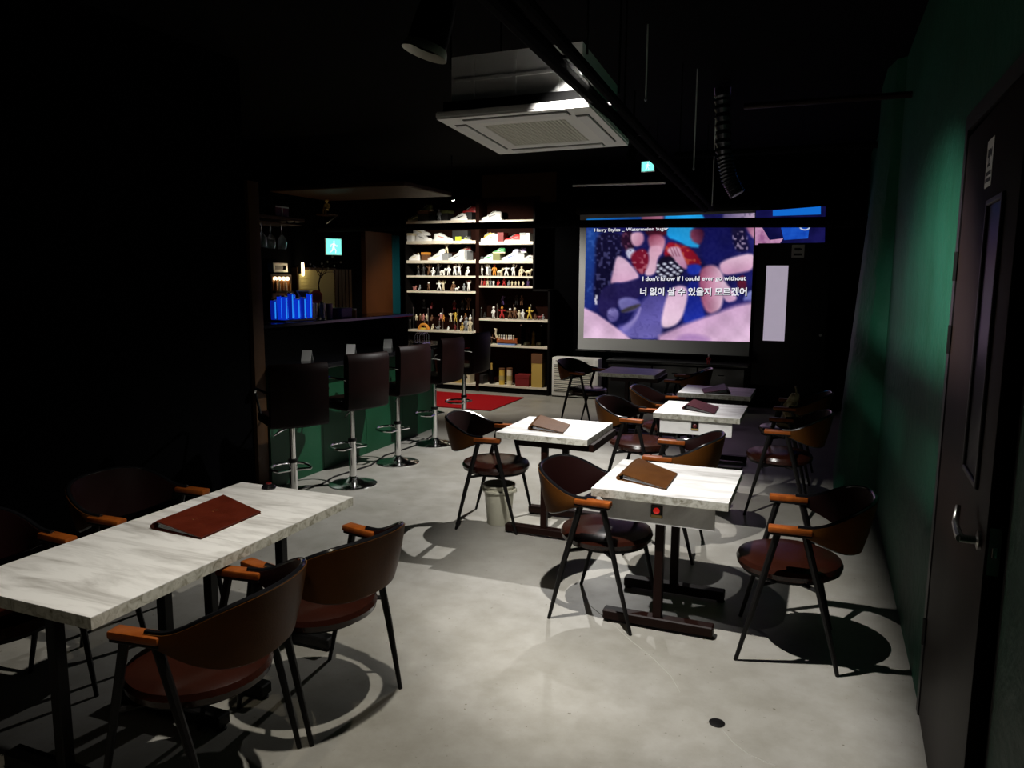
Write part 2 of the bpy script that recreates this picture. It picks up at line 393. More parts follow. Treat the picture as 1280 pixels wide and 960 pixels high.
# ------------------------------------------------------------------ projection screen
SY = 11.20
def sp(px, py): return ony(px, py, SY)
scr = thing('projection_screen', 'pull-down projection screen showing a music video with subtitles', 'screen', (-2.18, SY, 0.70))
off = Vector(scr.location)
x0 = sp(722, 437).x; x1 = sp(938, 400).x; z0 = sp(830, 441).z; z1 = 2.765
def loc(v): return v-off
MB().box(x0-off.x, x1-off.x, 0.004, 0.012, z0-off.z, z1-off.z).build('fabric', 'screen_cloth', scr, smooth=0)
MB().tube([(x0-off.x-0.03, 0.008, z0-off.z-0.012), (x1-off.x+0.02, 0.008, z0-off.z-0.012)], 0.016, 8).build('bottom_bar', 'black_gloss', scr)
MB().rbox(x0-off.x-0.06, x1-off.x+0.06, -0.03, 0.07, z1-off.z-0.02, z1-off.z+0.09, 0.012).build('roller_case', 'black_steel', scr)

def glow(name, col, k=1.0, var=None):
    if name in M: return M[name]
    m = bpy.data.materials.new(name); m.use_nodes = True
    nt = m.node_tree; nt.nodes.clear()
    out = nt.nodes.new('ShaderNodeOutputMaterial'); e = nt.nodes.new('ShaderNodeEmission')
    e.inputs['Color'].default_value = (*col, 1); e.inputs['Strength'].default_value = k
    if var:
        tc = nt.nodes.new('ShaderNodeTexCoord'); n = nt.nodes.new('ShaderNodeTexNoise')
        n.inputs['Scale'].default_value = var[1]; n.inputs['Detail'].default_value = 4
        r = nt.nodes.new('ShaderNodeValToRGB'); r.color_ramp.elements[0].position = 0.36; r.color_ramp.elements[1].position = 0.66
        r.color_ramp.elements[0].color = (*col, 1); r.color_ramp.elements[1].color = (*var[0], 1)
        nt.links.new(tc.outputs['Object'], n.inputs['Vector']); nt.links.new(n.outputs['Fac'], r.inputs['Fac'])
        nt.links.new(r.outputs['Color'], e.inputs['Color'])
    nt.links.new(e.outputs[0], out.inputs[0]); M[name] = m; return m
def s2l(r, g, b): return tuple(((c/255+0.055)/1.055)**2.4 if c > 10 else c/255/12.92 for c in (r, g, b))
layer = [0.0]

import numpy as np
def picture():
    """the projected frame: one flat grid over the screen, colours held per vertex as in any video still"""
    NX, NY = 230, 170
    # corners of the lit frame, in the 1135x960 reading of the screen area
    P00, P10, P11, P01 = (145, 146), (1063, 114), (1034, 817), (128, 797)
    u = np.linspace(0, 1, NX)[None, :]; v = np.linspace(0, 1, NY)[:, None]
    X = (1-v)*((1-u)*P00[0]+u*P10[0])+v*((1-u)*P01[0]+u*P11[0])
    Y = (1-v)*((1-u)*P00[1]+u*P10[1])+v*((1-u)*P01[1]+u*P11[1])
    rng = np.random.default_rng(4)
    def noise(cell):
        g = rng.random((int(900/cell)+3, int(1100/cell)+3))
        fx = np.clip((X-60)/cell, 0, g.shape[1]-2.001); fy = np.clip((Y-60)/cell, 0, g.shape[0]-2.001)
        ix = fx.astype(int); iy = fy.astype(int); tx = fx-ix; ty = fy-iy
        tx = tx*tx*(3-2*tx); ty = ty*ty*(3-2*ty)
        return (g[iy, ix]*(1-tx)+g[iy, ix+1]*tx)*(1-ty)+(g[iy+1, ix]*(1-tx)+g[iy+1, ix+1]*tx)*ty
    soft = noise(70); fine = noise(13)
    img = np.zeros((NY, NX, 3)); img[:] = (24, 24, 80)
    img += (soft[..., None]-0.5)*np.array((14, 16, 46))
    def shape(poly, c0, c1=None, ang=90, blur=7, speck=0.0, sc=(120, 110, 170), rnd=2):
        p = [tuple(q) for q in poly]
        for _ in range(rnd):
            q = []
            for a, b in zip(p, p[1:]+p[:1]): q += [(a[0]*.75+b[0]*.25, a[1]*.75+b[1]*.25), (a[0]*.25+b[0]*.75, a[1]*.25+b[1]*.75)]
            p = q
        p = np.array(p); inside = np.zeros(X.shape, bool); dist = np.full(X.shape, 1e9)
        for a, b in zip(p, np.roll(p, -1, 0)):
            cond = (a[1] > Y) != (b[1] > Y)
            xi = (b[0]-a[0])*(Y-a[1])/((b[1]-a[1]) if abs(b[1]-a[1]) > 1e-9 else 1e-9)+a[0]
            inside ^= cond & (X < xi)
            d = b-a; t = np.clip(((X-a[0])*d[0]+(Y-a[1])*d[1])/max(d.dot(d), 1e-9), 0, 1)
            dist = np.minimum(dist, np.hypot(X-a[0]-t*d[0], Y-a[1]-t*d[1]))
        sd = np.where(inside, dist, -dist); m = np.clip(sd/blur*0.5+0.5, 0, 1)[..., None]
        c0 = np.array(c0, float)
        if c1 is None: col = np.broadcast_to(c0, img.shape).copy()
        else:
            dx, dy = math.cos(R(ang)), math.sin(R(ang)); pr = X*dx+Y*dy; lim = p[:, 0]*dx+p[:, 1]*dy
            t = np.clip((pr-lim.min())/(lim.max()-lim.min()), 0, 1)[..., None]; col = c0*(1-t)+np.array(c1, float)*t
        col *= (0.90+0.2*soft)[..., None]
        if speck:
            k = (np.clip((fine-0.62)/0.2, 0, 1)*speck)[..., None]; col = col*(1-k)+np.array(sc, float)*k
        img[:] = img*(1-m)+col*m
    S_ = (216, 182, 206); SD = (168, 112, 146)
    shape([(120,180),(215,190),(205,330),(190,480),(185,640),(120,660)], (32,72,150), (26,40,110), 90, 26, 0.3, (70,110,190))
    shape([(140,130),(445,125),(445,172),(140,178)], (24,110,180), (20,60,130), 0, 6, rnd=0)
    shape([(445,130),(562,125),(568,165),(445,170)], (120,70,90), (170,110,130), 0, 8, rnd=0)
    shape([(572,120),(768,112),(800,160),(572,168)], (32,150,215), None, 0, 6, rnd=0)
    shape([(890,110),(1070,105),(1070,150),(890,156)], (90,80,120), (170,150,170), 0, 8, 0.4, (30,25,60), rnd=0)
    shape([(570,180),(745,176),(728,245),(772,305),(700,300),(640,266),(585,250)], (26,140,205), (40,160,222), 0, 6, rnd=1)
    shape([(215,222),(330,222),(352,270),(335,345),(302,352),(300,430),(272,470),(288,505),(240,520),(205,610),(182,560),(196,400),(192,280)], (20,17,48), (14,12,40), 90, 10, 0.45, (96,96,150))
    shape([(700,180),(960,160),(975,310),(880,370),(800,410),(765,330),(770,260)], (16,16,66), (22,24,92), 90, 12)
    shape([(930,170),(1010,160),(1020,250),(1040,320),(960,330),(940,250)], (22,18,50), None, 0, 10, 0.75, (170,150,180))
    shape([(1002,165),(1066,170),(1066,262),(1040,238),(1020,205)], (196,140,165), (110,60,95), 200, 8)
    shape([(335,214),(400,208),(392,262),(410,300),(374,338),(332,290)], (36,16,36), None, 0, 8, 0.5, (130,70,100))
    shape([(388,222),(448,216),(462,256),(442,294),(404,298),(384,262)], (214,172,192), (178,122,150), 20, 7)
    shape([(455,198),(575,186),(585,232),(545,248),(478,244)], (48,14,30), (70,20,34), 0, 8)
    shape([(474,236),(545,228),(578,258),(566,318),(532,350),(490,314)], (132,58,80), (206,160,180), 60, 8)
    shape([(362,312),(400,306),(414,330),(382,372),(358,342)], (190,190,214), None, 0, 7, 0.5, (60,40,80))
    shape([(380,338),(460,300),(494,360),(474,432),(440,456),(396,404)], (112,20,42), None, 0, 8, 0.6, (190,120,130))
    shape([(580,268),(652,284),(722,310),(774,382),(764,404),(700,400),(560,372)], (150,24,42), (120,18,36), 0, 7, 0.45, (196,110,60))
    shape([(530,360),(620,340),(690,410),(650,476),(516,476)], (20,16,36), None, 0, 8)
    for j in range(5):
        for i in range(4):
            cx = 534+i*36+(j % 2)*17; cy = 400+j*17-i*7
            shape([(cx-13, cy), (cx, cy-8), (cx+13, cy), (cx, cy+8)], (205,210,225), None, 0, 5, rnd=1)
    shape([(688,398),(768,390),(776,446),(700,458)], (26,40,150), (34,60,176), 0, 7)
    shape([(712,204),(772,196),(790,228),(768,290),(730,276),(708,246)], (60,20,44), (128,62,88), 160, 8)
    shape([(305,354),(328,348),(368,374),(442,464),(400,482),(344,498),(304,492),(272,504),(288,440)], S_, (196,152,180), 90, 7)
    shape([(478,300),(548,288),(562,330),(530,362),(524,452),(452,460),(490,384)], (200,150,172), (214,176,196), 90, 7)
    shape([(582,322),(600,300),(652,298),(664,332),(700,412),(680,424),(640,388),(602,342)], (214,172,190), SD, 60, 6)
    for k in range(3): shape([(600+16*k,304),(604+16*k,304),(622+16*k,350),(618+16*k,350)], (140,80,105), None, 0, 4, rnd=0)
    shape([(248,508),(350,496),(440,470),(560,470),(590,520),(500,560),(430,570),(400,604),(330,612),(300,640),(250,694),(205,650),(212,560)], (34,28,76), (28,22,64), 0, 10)
    shape([(430,610),(520,530),(585,536),(600,600),(560,740),(552,806),(350,800),(300,735),(380,716)], (70,64,132), (112,104,178), 90, 12, 0.35, (60,54,120))
    shape([(308,592),(360,570),(442,590),(432,640),(340,664)], (116,112,172), (86,80,140), 40, 8)
    shape([(328,644),(440,604),(434,630),(340,664)], (58,54,60), None, 0, 6)
    shape([(330,740),(410,694),(446,612),(424,700),(352,776)], (168,156,204), (120,110,180), 90, 8)
    shape([(252,652),(290,626),(326,654),(312,706),(268,714)], (134,126,184), (84,76,140), 60, 7, 0.4, (50,44,100))
    shape([(694,476),(772,470),(780,640),(800,690),(690,722),(664,700)], (22,28,112), (30,46,150), 90, 9)
    shape([(598,532),(650,506),(696,520),(696,592),(656,716),(574,748),(548,722),(570,610)], (206,170,196), (226,196,216), 90, 8)
    shape([(872,384),(950,352),(1070,328),(1062,426),(960,446),(895,456),(868,420)], (222,188,208), (190,140,172), 90, 8)
    shape([(968,470),(1012,448),(1024,562),(968,530)], (104,26,40), (60,20,50), 90, 8)
    shape([(762,430),(790,404),(842,396),(884,430),(902,500),(886,622),(860,652),(808,668),(774,612),(758,510)], (150,72,104), (222,190,210), 0, 9)
    shape([(880,466),(944,540),(974,592),(890,608)], (222,192,212), (190,146,180), 90, 7)
    shape([(1008,560),(1056,526),(1050,612),(996,606)], (134,142,200), (96,96,170), 90, 7)
    shape([(884,622),(1046,584),(1040,624),(870,690)], (52,42,104), None, 0, 9)
    shape([(100,616),(200,664),(300,735),(400,812),(100,830)], (206,168,200), (226,196,220), 120, 7, rnd=0)
    shape([(540,784),(680,722),(850,662),(960,622),(1060,600),(1060,840),(530,830)], (196,154,192), (222,190,216), 60, 12, rnd=0)
    shape([(630,792),(720,772),(830,800),(800,830),(640,830)], (150,112,168), (190,150,192), 90, 14)
    for x, y in ((194, 588), (199, 572), (197, 604)): shape([(x-5,y-9),(x+5,y-9),(x+5,y+9),(x-5,y+9)], (225,220,228), None, 0, 5, rnd=0)
    img[:] = np.clip(img+(fine[..., None]-0.5)*8, 0, 255)
    # mesh
    pts = []
    for r in range(NY):
        for c in range(NX):
            q = loc(sp(700+X[r, c]/4.365, 240+Y[r, c]/4.365)); pts.append((q.x, 0.001, q.z))
    fs = [(r*NX+c, r*NX+c+1, (r+1)*NX+c+1, (r+1)*NX+c) for r in range(NY-1) for c in range(NX-1)]
    me = bpy.data.meshes.new('picture'); me.from_pydata(pts, [], fs); me.update()
    lin = np.where(img/255 <= 0.04045, img/255/12.92, ((img/255+0.055)/1.055)**2.4)
    at = me.color_attributes.new('frame', 'FLOAT_COLOR', 'POINT')
    at.data.foreach_set('color', np.concatenate([lin, np.ones((NY, NX, 1))], 2).astype(np.float32).ravel())
    m = bpy.data.materials.new('projected_video'); m.use_nodes = True; nt = m.node_tree; nt.nodes.clear()
    o_ = nt.nodes.new('ShaderNodeOutputMaterial'); e = nt.nodes.new('ShaderNodeEmission'); a = nt.nodes.new('ShaderNodeAttribute')
    a.attribute_name = 'frame'; nt.links.new(a.outputs['Color'], e.inputs['Color']); nt.links.new(e.outputs[0], o_.inputs[0])
    me.materials.append(m)
    o = bpy.data.objects.new('picture', me); C.objects.link(o); o.parent = scr
    return o
PIC = picture()
layer[0] = 0.004
# lettering on the picture: place each line by its end points
def caption(body, xa, ya, xb, yb, hgt, bold=0.0, shadow=False):
    layer[0] += 0.0012
    A = loc(sp(700+xa/4.365, 240+ya/4.365)); B = loc(sp(700+xb/4.365, 240+yb/4.365))
    for k, (m, d) in enumerate(((glow('light_caption_shadow', (0.004, 0.004, 0.02)), 0.010), (glow('light_caption', (0.85, 0.85, 0.9)), 0.0))):
        if k == 0 and not shadow: continue
        t = text_mesh(body, 1.0, 'caption' if k else 'caption_shadow', m, Matrix(), None, 'LEFT', 0, bold*(2.2 if k == 0 else 1))
        me = t.data
        xs = [v.co.x for v in me.vertices]; ys = [v.co.y for v in me.vertices]
        w = max(xs)-min(xs); h = max(ys)-min(ys)
        sx = (B.x-A.x)/w; sy = hgt/h
        for v in me.vertices:
            u = (v.co.x-min(xs))*sx; q = (v.co.y-min(ys))*sy
            f = u/(B.x-A.x)
            v.co = (A.x+u+d, 0.003-layer[0]-0.0006*k, A.z+(B.z-A.z)*f+q-d)
        t.parent = PIC; t['kind'] = 'stuff'
caption('Harry Styles _ Watermelon Sugar', 188, 222, 590, 214, 0.062, 0.01, True)
caption("I don't know if I could ever go without", 450, 492, 1014, 490, 0.085, 0.02, True)
caption('너 없이 살 수 있을지 모르겠어', 437, 565, 1018, 567, 0.118, 0.025, True)
# overspill of the projected picture on the wall over the door
ov = thing('projected_overspill', 'bright sliver of the projected picture spilling onto the wall over the door', 'projection', (-0.5, YB-0.006, 2.3))
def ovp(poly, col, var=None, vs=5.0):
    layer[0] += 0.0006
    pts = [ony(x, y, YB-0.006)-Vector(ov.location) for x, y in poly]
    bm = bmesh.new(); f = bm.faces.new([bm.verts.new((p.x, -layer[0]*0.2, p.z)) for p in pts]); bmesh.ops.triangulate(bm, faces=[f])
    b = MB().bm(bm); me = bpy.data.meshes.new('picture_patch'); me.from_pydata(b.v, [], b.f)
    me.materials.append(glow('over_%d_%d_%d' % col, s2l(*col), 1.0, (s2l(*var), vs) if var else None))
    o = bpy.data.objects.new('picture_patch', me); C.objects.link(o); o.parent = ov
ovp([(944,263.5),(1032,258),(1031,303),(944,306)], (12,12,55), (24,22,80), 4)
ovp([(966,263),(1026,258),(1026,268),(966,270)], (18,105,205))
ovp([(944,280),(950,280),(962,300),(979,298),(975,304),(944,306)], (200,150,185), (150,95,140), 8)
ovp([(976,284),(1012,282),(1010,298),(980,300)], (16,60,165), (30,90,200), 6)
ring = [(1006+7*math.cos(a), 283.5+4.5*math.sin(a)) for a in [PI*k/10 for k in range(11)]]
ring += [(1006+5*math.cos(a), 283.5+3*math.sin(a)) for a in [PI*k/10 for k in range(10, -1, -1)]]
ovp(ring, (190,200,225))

# ------------------------------------------------------------------ tables
TH = 0.74
def make_table(name, label, w, d, cx, cy, style, group):
    t = thing(name, label, 'table', (cx, cy, 0), 0, group)
    hx, hy = w/2, d/2
    top = MB().box(-hx, hx, -hy, hy, TH-0.003, TH).build('tabletop', 'marble_top', t, smooth=0)
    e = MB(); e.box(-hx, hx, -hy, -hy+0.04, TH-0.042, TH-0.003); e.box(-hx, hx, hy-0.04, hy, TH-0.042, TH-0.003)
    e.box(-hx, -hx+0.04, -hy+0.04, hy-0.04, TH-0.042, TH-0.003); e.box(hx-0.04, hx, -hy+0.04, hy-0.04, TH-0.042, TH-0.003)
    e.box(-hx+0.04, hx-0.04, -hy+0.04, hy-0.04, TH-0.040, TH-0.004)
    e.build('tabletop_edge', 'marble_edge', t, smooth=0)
    steel = 'red_black_steel' if style in ('apron', 'subtop') else 'black_steel'
    zt = TH-0.042
    if style == 'apron':
        ax0, ax1 = -0.285, 0.275
        ap = MB().box(ax0, ax1, -hy+0.035, -hy+0.05, zt-0.118, zt).build('apron', 'marble_top', t, smooth=0)
        bp = MB().rbox(-0.038, 0.022, -hy+0.027, -hy+0.036, zt-0.085, zt-0.018, 0.004, 1).build('call_button', 'black_gloss', t)
        MB().lathe([(0.016, 0), (0.016, 0.006), (0.010, 0.010)], 14, (-0.008, -hy+0.028, zt-0.046), Matrix.Rotation(R(90), 4, 'X')).build('button', 'red_button' if 'unlit' not in label else 'dull_button', bp)
        MB().box(-0.034, 0.018, -hy+0.0255, -hy+0.028, zt-0.082, zt-0.068).build('button_label', 'gold_print', bp, smooth=0)
    elif style == 'subtop':
        MB().box(-hx+0.14, hx+0.03, -hy+0.05, hy-0.02, zt-0.05, zt).build('subframe', 'red_black_steel', t, smooth=0)
    else:
        f = MB()
        for s in (-1, 1): f.box(-hx+0.08, hx-0.08, s*0.24-0.02, s*0.24+0.02, zt-0.035, zt)
        for s in (-1, 1): f.box(s*(hx-0.10)-0.015, s*(hx-0.10)+0.015, -hy+0.04, hy-0.04, zt-0.03, zt)
        f.build('subframe', 'black_steel', t, smooth=0)
    for s in (-1, 1):
        MB().rbox(-0.0225, 0.0225, s*0.235-0.0225, s*0.235+0.0225, 0.06, zt-0.005, 0.004, 1).build('post', steel, t)
        fb = MB().rbox(-0.285, 0.285, s*0.235-0.034, s*0.235+0.034, 0.014, 0.066, 0.006, 1).build('foot_bar', steel, t)
        for q in (-1, 1):
            MB().lathe([(0.022, 0.0), (0.022, 0.008), (0.012, 0.018)], 10, (q*0.265, s*0.235, 0)).build('glide', 'black_steel', fb)
    return t
make_table('cafe_table', 'square white marble table with a red call button on its apron and tan menu', 0.68, 0.68, -0.70, 3.995, 'apron', 'square marble tables')
make_table('cafe_table', 'square marble table on dark red underframe, the one beside the plastic bucket', 0.66, 0.66, -1.72, 5.095, 'subtop', 'square marble tables')
make_table('cafe_table', 'square marble table with apron and unlit call button and plum menu', 0.67, 0.66, -0.87, 6.315, 'apron', 'square marble tables')
make_table('cafe_table', 'square marble table without a menu, near the white floor-standing heater', 0.65, 0.63, -2.0, 8.65, 'subtop', 'square marble tables')
make_table('cafe_table', 'square marble table with thin top and plum menu, next to the apron table', 0.66, 0.57, -0.89, 7.46, 'frame', 'square marble tables')
make_table('cafe_table', 'pale marble table carrying half the red menu, end nearer the bar', 0.68, 0.72, -2.40, 2.675, 'frame', 'pair of marble tables pushed together')
make_table('cafe_table', 'pale marble table carrying half the red menu, end away from the bar', 0.68, 0.72, -2.40, 1.954, 'frame', 'pair of marble tables pushed together')

# ------------------------------------------------------------------ menus (leather folders) lying on tables
def menu(label, pts, m, thick=0.032, logo=False):
    P = [Vector((p.x, p.y, 0)) for p in pts]         # spine-near, spine-far, open-far, open-near
    c = sum(P, Vector())/4
    t = thing('menu_folder', label, 'menu', (c.x, c.y, TH), 0, 'leather menu folders')
    Q = [p-c for p in P]
    def at(u, v): # u along spine->open, v along near->far
        a = Q[0].lerp(Q[3], u); b = Q[1].lerp(Q[2], u); return a.lerp(b, v)
    N = 10
    def h(u): return 0.006+thick*(1-u)**1.1*min(1, (u+0.06)*7)
    cov = MB(); rings = []
    for i in range(N+1):
        u = i/N; a, b = at(u, 0), at(u, 1); hh = h(u)
        rings.append([a+Vector((0,0,hh)), b+Vector((0,0,hh)), b+Vector((0,0,hh+0.004)), a+Vector((0,0,hh+0.004))])
    cov.rings(rings); cv = cov.build('cover', m, t)
    rings = []
    for i in range(N+1):
        u = i/N; a, b = at(u, 0), at(u, 1)
        rings.append([a+Vector((0,0,0.0)), b+Vector((0,0,0.0)), b+Vector((0,0,0.003)), a+Vector((0,0,0.003))])
    MB().rings(rings).build('back_cover', m, t)
    s0, s1 = at(0, 0), at(0, 1); ax = (s1-s0)
    MB().tube([s0+Vector((0,0,0.011)), s1+Vector((0,0,0.011))], 0.011, 8).build('spine', m, t)
    for k in range(3):
        rings = []
        for i in range(1, N+1):
            u = i/N*0.97; a, b = at(u, 0.02), at(u, 0.97); hh = 0.003+(h(u)-0.004)*(k+1)/4
            rings.append([a+Vector((0,0,hh)), b+Vector((0,0,hh)), b+Vector((0,0,hh+0.0012)), a+Vector((0,0,hh+0.0012))])
        MB().rings(rings).build('page', 'page', t)
    if logo:
        lg = MB()
        for i in range(9):
            v0 = 0.28+0.05*i; a = at(0.42, v0); b = at(0.42 + 0.05*(0.6+0.4*math.sin(i*2.1)), v0+0.03); a2 = at(0.45+0.02*math.cos(i), v0)
            hh = h(0.45)+0.0048
            lg.add([a+Vector((0,0,hh)), at(0.42, v0+0.03)+Vector((0,0,hh)), b+Vector((0,0,hh-0.0016)), a2+Vector((0,0,hh-0.001))], [(0, 1, 2, 3)])
        lg.build('title_print', 'gold_print', cv, smooth=0)
    return t
zz = TH+0.012
menu('tan leather menu folder lying on the table with the red call button', [onz(772.4,597,zz), onz(793.9,576.8,zz), onz(846.8,591,zz), onz(832.6,610,zz)], 'menu_leather')
menu('brown leather menu folder lying on the table beside the bucket', [onz(661.5,535,zz), onz(672,522,zz), onz(713,530,zz), onz(704,540,zz)], 'menu_leather')
menu('plum leather menu folder on the table with the unlit call button', [onz(854,510,zz), onz(864,503,zz), onz(898.7,508,zz), onz(893,516.5,zz)], 'menu_plum_leather', 0.04)
menu('plum leather menu folder on the thin-topped marble table', [onz(912,491,zz), onz(908,483.5,zz), onz(877,485.5,zz), onz(880,490.5,zz)], 'menu_plum_leather', 0.04)
menu('large dark red leather menu with gold print on the joined tables', [onz(190,658,zz), onz(275,624,zz), onz(326,638.5,zz), onz(251,671,zz)], 'menu_red_leather', 0.034, True)
# call bell on the joined tables
b0 = onz(340, 608, TH); b0.y = min(b0.y, 2.995)
cb = thing('call_bell', 'small dark call bell with a red button on the joined marble tables', 'call bell', (b0.x+0.01, b0.y, TH))
MB().lathe([(0.034, 0), (0.036, 0.006), (0.030, 0.018), (0.016, 0.024)], 16).build('housing', 'black_gloss', cb)
MB().lathe([(0.014, 0.022), (0.014, 0.028), (0.008, 0.031)], 12).build('button', 'dull_button', cb)

# ------------------------------------------------------------------ armchairs
def make_chair():
    t = thing('dining_armchair', 'x', 'chair')
    # seat: round padded
    prof = [(0.05, 0.405), (0.215, 0.402), (0.243, 0.416), (0.249, 0.440), (0.240, 0.460), (0.208, 0.473), (0.12, 0.477), (0.01, 0.479)]
    MB().lathe(prof, 32, (0.005, 0, 0), sx=1.0, sy=1.0).build('seat', 'seat_leather', t)
    MB().lathe([(0.19, 0.392), (0.215, 0.392), (0.215, 0.408), (0.19, 0.408)], 28, (0.015, 0, 0)).build('seat_pan', 'black_steel', t)
    for s in (-1, 1):
        MB().tube([(0.225, s*0.252, 0), (0.152, s*0.262, 0.30), (0.068, s*0.268, 0.652)], [0.0095, 0.014, 0.0165], 8).build('leg', 'black_steel', t)
        MB().tube([(-0.225, s*0.252, 0), (-0.150, s*0.262, 0.30), (-0.052, s*0.268, 0.652)], [0.0095, 0.015, 0.0175], 8).build('leg', 'black_steel', t)
        MB().rbox(-0.078, 0.105, s*0.27-0.026, s*0.27+0.026, 0.650, 0.662, 0.003, 1).build('arm_bracket', 'black_steel', t)
        MB().rbox(-0.080, 0.110, s*0.27-0.029, s*0.27+0.029, 0.660, 0.688, 0.007, 2).build('armrest', 'orange_wood', t)
        MB().tube([(0.127, s*0.262, 0.395), (0.06, s*0.20, 0.398)], 0.010, 6).build('seat_bracket', 'black_steel', t)
        MB().tube([(-0.125, s*0.262, 0.395), (-0.05, s*0.20, 0.398)], 0.010, 6).build('seat_bracket', 'black_steel', t)
    # wrap-round back shell
    N = 36; rings = []; inner = []; pip = []; pip2 = []
    for i in range(N+1):
        a = R(84) + (R(276)-R(84))*i/N
        u = min(1.0, abs(a-PI)/(PI/2))
        ca, sa = math.cos(a), math.sin(a)
        ex = 0.86
        cx = -0.055+0.262*math.copysign(abs(ca)**ex, ca); cy = 0.272*math.copysign(abs(sa)**ex, sa)
        n = Vector((ca/0.262, sa/0.272, 0)).normalized()
        f = u**1.7; f = f*f*(3-2*f)
        top = 0.797*(1-f)+0.690*f
        g_ = u**2.6; bot = 0.552*(1-g_)+0.648*g_
        lean = 0.040*(1-f); th = 0.017*(1-f)+0.019*f
        pt = Vector((cx, cy, 0))+n*lean; pb = Vector((cx, cy, 0))-n*0.012*(1-f)
        H6 = [(pb.lerp(pt, q/5), th*(0.55+0.45*math.sin(PI*(0.12+0.76*q/5))), Vector((0, 0, bot+(top-bot)*q/5))) for q in range(6)]
        rings.append([a+n*k+z for a, k, z in H6]+[a-n*0.002+z for a, k, z in reversed(H6)])
        inner.append([a-n*0.0015+z for a, k, z in H6]+[a-n*k+z for a, k, z in reversed(H6)])
        pip.append(pt+Vector((0, 0, top))); pip2.append(pb+Vector((0, 0, bot)))
    bk = MB().rings(rings).build('backrest', 'brown_leather', t, smooth=50)
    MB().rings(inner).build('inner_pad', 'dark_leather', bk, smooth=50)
    MB().tube(pip, 0.0105, 8).build('piping', 'black_gloss', bk)
    MB().tube(pip2, 0.0075, 6).build('piping', 'black_gloss', bk)
    return t
chair0 = make_chair()
CH = [
 (-1.96, 1.93, 187, 'brown leather armchair at the joined tables, end away from the bar', 'armchairs at the joined tables'),
 (-1.90, 2.53, 168, 'brown leather armchair at the joined tables, end nearer the bar, turned outward', 'armchairs at the joined tables'),
 (-3.04, 2.72, 2, 'brown armchair between the joined tables and the black wall, nearer the bar', 'armchairs at the joined tables'),
 (-3.04, 1.93, -3, 'brown armchair between the joined tables and black wall, further from the bar', 'armchairs at the joined tables'),
 (-1.02, 3.89, -3, 'brown armchair tucked in on the bar side of the red call button table', 'armchairs at the square tables'),
 (-0.075, 3.835, 183, 'dark brown armchair with orange armrests between call button table and green wall', 'armchairs at the square tables'),
 (-2.17, 5.04, 8, 'brown armchair standing over the pale plastic bucket', 'armchairs at the square tables'),
 (-0.90, 4.98, 181, 'brown armchair on the wall side of the table beside the bucket', 'armchairs at the square tables'),
 (-1.36, 6.19, -4, 'brown armchair on the bar side of the unlit call button table', 'armchairs at the square tables'),
 (-0.24, 6.19, 180, 'dark armchair between the unlit call button table and the green pilaster', 'armchairs at the square tables'),
 (-1.26, 7.00, 2, 'brown armchair on the bar side of the thin-topped marble table', 'armchairs at the square tables'),
 (-0.23, 7.30, 178, 'dark armchair with a crumpled cloth bag on its seat', 'armchairs at the square tables'),
 (-2.62, 8.92, -14, 'brown armchair in front of the white floor-standing heater', 'armchairs at the square tables'),
 (-1.47, 8.72, 178, 'dark armchair between the menu-less table and black media cabinet', 'armchairs at the square tables'),
]
for i, (x, y, a, lb, gr) in enumerate(CH):
    if i == 0:
        chair0.location = (x, y, 0); chair0.rotation_euler = (0, 0, R(a)); chair0['label'] = lb; chair0['group'] = gr
    else:
        dup(chair0, (x, y, 0), R(a), lb, gr)

# ------------------------------------------------------------------ bar stools
def make_stool():
    t = thing('bar_stool', 'x', 'bar stool')
    MB().lathe([(0.205, 0), (0.208, 0.006), (0.19, 0.016), (0.12, 0.030), (0.06, 0.045), (0.036, 0.065), (0.034, 0.075)], 36).build('base', 'chrome', t)
    po = MB().lathe([(0.031, 0.06), (0.031, 0.40), (0.0225, 0.402), (0.0225, 0.68)], 20).build('pole', 'chrome', t)
    MB().lathe([(0.036, 0.385), (0.036, 0.41), (0.025, 0.415)], 18).build('collar', 'black_steel', po)
    ft = [(0.03, 0, 0.33)]
    pts = [(0.0+0.17*math.cos(a)+0.06, 0.15*math.sin(a), 0.33) for a in [R(-125+250*k/16) for k in range(17)]]
    fr_ = MB().tube([(-0.02, -0.03, 0.33)]+pts+[(-0.02, 0.03, 0.33)], 0.011, 8).build('footrest', 'chrome', t)
    MB().box(-0.12, 0.12, -0.10, 0.10, 0.672, 0.690).build('seat_plate', 'black_steel', t, smooth=0)
    MB().tube([(-0.03, 0.02, 0.668), (-0.10, 0.12, 0.655), (-0.13, 0.17, 0.635)], 0.006, 6).build('lever', 'chrome', t)
    MB().rbox(-0.19, 0.22, -0.205, 0.205, 0.688, 0.770, 0.028, 3).build('seat', 'stool_leather', t)
    # curved back pad
    rings = []
    for i in range(9):
        v = -0.215+0.43*i/8; bow = 0.035*(1-(v/0.215)**2)
        r_ = []
        for (dx, z) in ((0.0, 0.715), (-0.022, 0.70), (-0.050, 0.72), (-0.062, 0.90), (-0.066, 1.10), (-0.058, 1.155), (-0.038, 1.172), (-0.012, 1.160), (0.0, 1.11), (0.004, 0.90)):
            r_.append(Vector((-0.185+dx-bow, v, z)))
        rings.append(r_)
    MB().rings(rings).build('backrest', 'stool_leather', t, smooth=60)
    for s in (-1, 1):
        MB().tube([(-0.22, s*0.205, 0.955), (-0.18, s*0.232, 0.965), (0.02, s*0.235, 0.965), (0.13, s*0.235, 0.955), (0.16, s*0.225, 0.92), (0.12, s*0.20, 0.76), (0.08, s*0.15, 0.69)], 0.0095, 8).build('arm', 'chrome', t)
    return t
st0 = make_stool()
